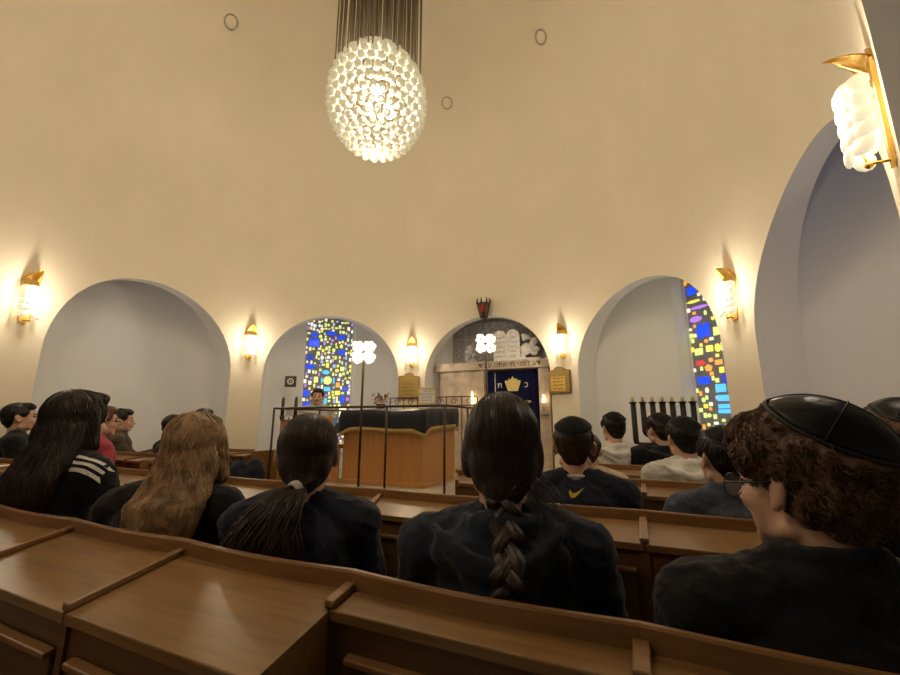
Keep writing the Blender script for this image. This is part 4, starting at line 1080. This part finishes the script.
            for f_ in range(760):
                a = rd.uniform(0, 2*pi); r_ = sqrt(rd.random()); ph = rd.uniform(0, 6.3); wv = rd.uniform(0.005, 0.014); pp = []; wl_ = rd.uniform(.9, 1.3)
                for i in range(16):
                    u = i/15*wl_*0.92
                    u = min(u, 1.0); rad_ = 0.014+0.110*min(1, u*1.8)*(1-0.30*u)
                    c = spl(u); pp.append(c+Vector((rad_*r_*cos(a)+wv*sin(ph+u*16), 0.42*rad_*r_*sin(a)+wv*cos(ph+u*14)*0.5, 0)))
                tube(bm2, pp, [0.0021*(1-0.7*(i/15)**3) for i in range(16)], 4, caps=False)
            obj('ponytail', bm2, hm, root, True)
            bm2 = bmesh.new(); d_ = (tc_[1]-tie).normalized(); x_, y_ = frame_of(d_)
            for q_ in range(3): tube(bm2, [tie+d_*(0.002+0.007*q_)+(x_*cos(u)+y_*sin(u))*0.018 for u in [2*pi*i/16 for i in range(16)]], 0.0052, 8, closed=True)
            obj('white_scrunchie', bm2, F_WHITE, root, True)
    elif hair in ('long', 'longdark'):
        dk = hair == 'longdark'
        ell(tmp, (0, -0.014, 0.147), (0.086, 0.100, 0.096), seg=30, rings=20); ell(tmp, (0, 0.035, 0.205), (0.062, 0.052, 0.030), seg=20, rings=12)
        ell(tmp, (0, -0.055, 0.06), (0.088, 0.060, 0.11), seg=24, rings=14)
        for sx in (-1, 1): cap(tmp, (sx*0.072, -0.005, 0.15), (sx*0.080, 0.0, 0.02), 0.024, 0.028)
        put()
        dx = lean*1.1 if not dk else 0.02; ze = 0.0 if dk else 0.05
        loft(b, [(dx, -0.055+MH.translation.y, 1.12+lift_, 0.088, 0.060), (dx, -0.070, 1.04, 0.100, 0.062), (dx, -0.100, 0.98, 0.118, 0.062), (dx, -0.135, 0.91+ze, 0.122, 0.058), (dx, -0.150, 0.84+ze, 0.112, 0.045), (dx, -0.152, 0.78+ze, 0.08, 0.028)], 28)
        me = remesh(b, hv, 3, 'hair', noise_fn=lambda co, nr: 0.005*noise.noise(Vector((co.x*32, co.y*32, co.z*9)))+0.0015*noise.noise(Vector((co.x*110, co.y*110, co.z*20))))
        bv = bvh_of(me)
        def fld(p):
            w_ = min(1.0, max(0.0, (1.17-p.z)/0.14)); w_ = w_*w_*(3-2*w_)
            a_ = Vector(((p.x-cr.x)*0.5, (p.y-cr.y)*0.35, -0.08)).normalized()
            return a_*(1-w_)+Vector((0.30*noise.noise(p*9), 0, -1))*w_
        stt = surf_points(me, int(900*dens), lambda p: ((MI @ p).y < 0.05 or (MI @ p).z > 0.19), 8)
        s2 = strands(bv, stt, fld, 22, 0.011, 0.0021, 0.003, seed=4, wav=0.0045 if dk else 0.008, wl=0.095)
        s2 = strands(bv, surf_points(me, int(900*dens), lambda p: ((MI @ p).y < 0.05 or (MI @ p).z > 0.19), 9), fld, 16, 0.010, 0.0010, 0.004, seed=9, wav=0.003 if dk else 0.007, wl=0.085, bm=s2)
        join_into(me, s2); link_mesh('hair', me, [hm], root)
    if kippah:
        b = bmesh.new()
        big = 0.0125 if hair == 'curly' else 0.002; rx_, ry_, rz_ = 0.086+big, 0.101+big, 0.094+big
        ns, nr_ = 36, 9; TH = 0.98; rg = []
        for i in range(nr_+1):
            th = TH*i/nr_
            rg.append([b.verts.new(tilt @ Vector((rx_*sin(th)*cos(2*pi*k_/ns)*(1+0.006*cos(6*2*pi*k_/ns)), ry_*sin(th)*sin(2*pi*k_/ns), rz_*cos(th)-(0.003*cos(12*pi*k_/ns)*sin(th)**2)))) for k_ in range(ns)] if i else [b.verts.new(tilt @ Vector((0, 0, rz_)))])
        for k_ in range(ns): b.faces.new((rg[0][0], rg[1][k_], rg[1][(k_+1) % ns]))
        for i in range(1, nr_):
            for k_ in range(ns): b.faces.new((rg[i][k_], rg[i+1][k_], rg[i+1][(k_+1) % ns], rg[i][(k_+1) % ns]))
        bmesh.ops.solidify(b, geom=b.faces[:], thickness=-0.003)
        kp = obj('kippah', b, KIP if hair == 'curly' else KIPM, root, True)
        b = bmesh.new(); tube(b, [tilt @ Vector((rx_*1.01*sin(TH)*cos(u), ry_*1.01*sin(TH)*sin(u), rz_*cos(TH))) for u in [2*pi*i/40 for i in range(40)]], 0.003, 6, closed=True)
        for s_ in range(2):
            tube(b, [tilt @ Vector((rx_*1.012*sin(th)*cos(s_*pi/2+0.4), ry_*1.012*sin(th)*sin(s_*pi/2+0.4), rz_*1.012*cos(th))) for th in [-TH+2*TH*i/20 for i in range(21)]], 0.0011, 5)
        obj('rim', b, KIPR, kp, True)
    if glasses:
        b = bmesh.new()
        for sx in (-1, 1):
            tube(b, [H((sx*0.034+0.024*cos(u), 0.104-0.006*abs(cos(u)), 0.106+0.021*sin(u))) for u in [2*pi*i/24 for i in range(24)]], 0.0013, 6, closed=True)
            tube(b, [H((sx*0.058, 0.098, 0.112)), H((sx*0.074, 0.085, 0.114)), H((sx*0.0805, 0.03, 0.118)), H((sx*0.083, -0.012, 0.122)), H((sx*0.082, -0.030, 0.108)), H((sx*0.078, -0.040, 0.090))], [0.0014, 0.0018, 0.0018, 0.002, 0.0024, 0.002], 6)
        tube(b, [H((-0.011, 0.105, 0.112)), H((0, 0.109, 0.115)), H((0.011, 0.105, 0.112))], 0.0013, 6)
        gl = obj('glasses', b, M['black'], root, True)
        lm = bpy.data.materials.get('lens_glass') or mat('lens_glass', (0.9, 0.93, 0.95), 0.03); lm.node_tree.nodes['Principled BSDF'].inputs['Alpha'].default_value = 0.10
        for sx in (-1, 1):
            b = bmesh.new(); ell(b, H((sx*0.034, 0.101, 0.106)), (0.0225, 0.0012, 0.0195), MH.to_3x3(), 16, 6); obj('lens', b, lm, gl, True)
    for fn_ in extras: fn_(root, gar, gb, MH)
    return root

def on_back(gb, x, z, off=0.002):
    h = gb.ray_cast(Vector((x, -0.6, z)), Vector((0, 1, 0)))
    if h[0] is None: return None
    return h[0]+h[1]*off
def swoosh(root, gar, gb, MH):
    ol = []
    up_ = [(-0.030, 0.006), (-0.022, -0.010), (-0.008, -0.012), (0.012, -0.002), (0.040, 0.014)]
    lo_ = [(0.040, 0.014), (0.012, -0.014), (-0.010, -0.029), (-0.028, -0.029), (-0.036, -0.010), (-0.030, 0.006)]
    pts_ = up_+lo_[1:-1]
    b = bmesh.new(); vs = []
    for x, z in pts_:
        p = on_back(gb, x*0.85, 0.945+z*0.9, 0.005) or Vector((x, -0.15, 0.925+z)); vs.append(b.verts.new(p))
    b.faces.new(vs); bmesh.ops.solidify(b, geom=b.faces[:], thickness=0.001); bmesh.ops.triangulate(b, faces=b.faces[:])
    o = obj('swoosh_mark', b, bpy.data.materials.get('yellow_print') or mat('yellow_print', (0.75, 0.62, 0.03), 0.6), root); o['label'] = 'yellow swoosh print'
def stripes(root, gar, gb, MH):
    wm = bpy.data.materials.get('white_stripe') or mat('white_stripe', (0.75, 0.73, 0.70), 0.7)
    for j in range(3):
        b = bmesh.new(); prev_ = None
        for i in range(26):
            u = i/25*0.75; P = []
            for e in (-0.5, 0.5):
                of = -0.035+0.034*j+e*0.017
                h = gb.ray_cast(Vector((0.045+0.245*u, -0.45+of, 1.35)), Vector((0, 0.7071, -0.7071)))
                if h[0] is not None: P.append(h[0]+h[1]*0.0025)
            if len(P) < 2: prev_ = None; continue
            cur_ = [b.verts.new(q) for q in P]
            if prev_ and (cur_[0].co-prev_[0].co).length < 0.06: b.faces.new((prev_[0], cur_[0], cur_[1], prev_[1]))
            prev_ = cur_
        o = obj('stripe', b, wm, gar, True)

person('person with long wavy dark hair and a black top with three white shoulder stripes', 76, 440, n=1.0, ytop=390, face=14, head=14, sw=0.165, fem=True, top=F_BLACK, hair='longdark', hm=H_DARK, vox=0.0085, extras=(stripes,))
person('person with long wavy dark blond hair in a black hoodie', 195, 460, n=1.00, ytop=412, face=0, head=-12, lean=0.05, sw=0.195, fem=True, top=F_BLACK, hair='long', hm=H_BLOND, vox=0.0085)
person('person with a low dark ponytail tied in white, wearing a dark navy sweater', 308, 460, n=1.03, ytop=413, face=-6, head=-14, sw=0.168, fem=True, top=F_NAVY2, hair='tail', hm=H_DARK, vox=0.0075)
person('person with a long dark braid down the back of a navy hoodie', 502, 450, n=0.985, ytop=392, zs=1.10, face=7, head=6, sw=0.175, fem=True, top=F_NAVY, hair='braid', hm=H_BRAID, vox=0.0068, hood=True)
person('person with curly brown hair, black satin kippah and glasses in a black jacket', 802, 470, n=0.945, ytop=403, face=10, head=-18, pitch=0.05, sw=0.205, top=F_BLACK, hair='curly', hm=H_BROWN, vox=0.0068, kippah=36, glasses=True, collar=True)
person('person in a navy sweater with a yellow swoosh on the back and a black kippah', 574, 445, n=1.98, ytop=415, face=17, head=17, sw=0.20, top=F_NAVY2, hair='short', hm=H_MID, vox=0.009, kippah=24, shirt=F_WHITE, extras=(swoosh,))
person('dark-haired person in a blue denim jacket beside the curly-haired person', 722, 455, n=1.98, ytop=424, face=6, head=2, sw=0.19, top=F_JEAN, hair='short', hm=H_BLACK, vox=0.010, collar=True, kippah=22)
person('dark-haired person in a light grey hoodie left of the denim jacket', 683, 440, n=2.85, ytop=415, face=10, head=6, sw=0.19, top=F_GREY, hair='short', hm=H_BLACK, vox=0.011, hood=True, kippah=24)
person('person in a cream shirt mostly hidden behind the navy sweater', 588, 448, n=2.85, ytop=432, face=20, sw=0.20, top=F_CREAM, hair='short', hm=H_MID, vox=0.013, dens=0.5)
person('person in a grey hoodie and black kippah seated before the menorah niche wall', 613, 430, n=3.78, ytop=411, face=2, head=-4, sw=0.20, top=F_GREY, hair='short', hm=H_BLACK, vox=0.012, hood=True, kippah=22, dens=0.6)
person('dark-haired person in a black hoodie right in front of the menorah', 659, 430, n=3.78, ytop=412, face=6, head=-10, sw=0.20, top=F_BLACK, hair='short', hm=H_DARK, vox=0.012, hood=True, dens=0.6, kippah=22)
person('person in a black kippah at the right edge, behind the curly-haired person', 896, 435, n=1.86, ytop=402, face=4, sw=0.19, top=F_BLACK, hair='curly', hm=H_BROWN, vox=0.010, kippah=24, dens=0.4)
person('dark-haired person in a black t-shirt in profile at the far left edge', 22, 428, depth=3.85, ytop=402, face=48, head=46, sw=0.175, top=F_BLACK, hair='short', hm=H_BLACK, vox=0.011, dens=0.7, pitch=-0.1)
person('person with glasses and a red-pink top, half hidden behind the striped shoulder', 103, 425, depth=3.6, ytop=405, face=40, head=40, sw=0.17, top=F_PINK, hair='short', hm=H_BROWN, vox=0.011, glasses=True, dens=0.7)
person('person in a brown jacket and dark cap-like hair looking right over a desk', 122, 425, depth=4.65, ytop=408, face=55, head=55, sw=0.20, top=F_BROWN, hair='short', hm=H_BLACK, vox=0.012, pose='desk', dens=0.6, collar=True)
person('dark-haired person whose crown shows left of the blonde head', 176, 425, depth=4.4, ytop=414, face=30, sw=0.19, top=F_BLACK, hair='short', hm=H_BLACK, vox=0.014, dens=0.3)
person('dark-haired person whose crown shows above the blonde head', 204, 424, depth=5.25, ytop=408, face=30, sw=0.19, top=F_BLACK, hair='short', hm=H_BLACK, vox=0.014, dens=0.3)
person('standing person in a white shirt and dark jacket speaking before the stained glass window', 317.5, 398, depth=6.0, ytop=388, face=170, head=168, sw=0.20, top=F_WHITE, hair='man', hm=H_DARK, vox=0.012, stand=True, collar=True)
# jacket left on a bench at the left
b = bmesh.new()
for i in range(7): ell(b, (0.035*(i-3), 0.02*sin(i*2), 0.52+0.05*sin(i*1.3)), (0.10, 0.07, 0.14))
ell(b, (0.10, 0, 0.45), (0.12, 0.12, 0.06)); ell(b, (-0.10, 0, 0.45), (0.12, 0.10, 0.06))
me = remesh(b, 0.012, 2, 'jacket', noise_amp=0.02, noise_sc=12)
q = pt(245, 460, 4.25)
o = link_mesh('dark_jacket', me, [F_NAVY]); o.location = (q.x, q.y, 0.12); tag(o, 'dark jacket heaped on the bench left of the reading platform', 'jacket')
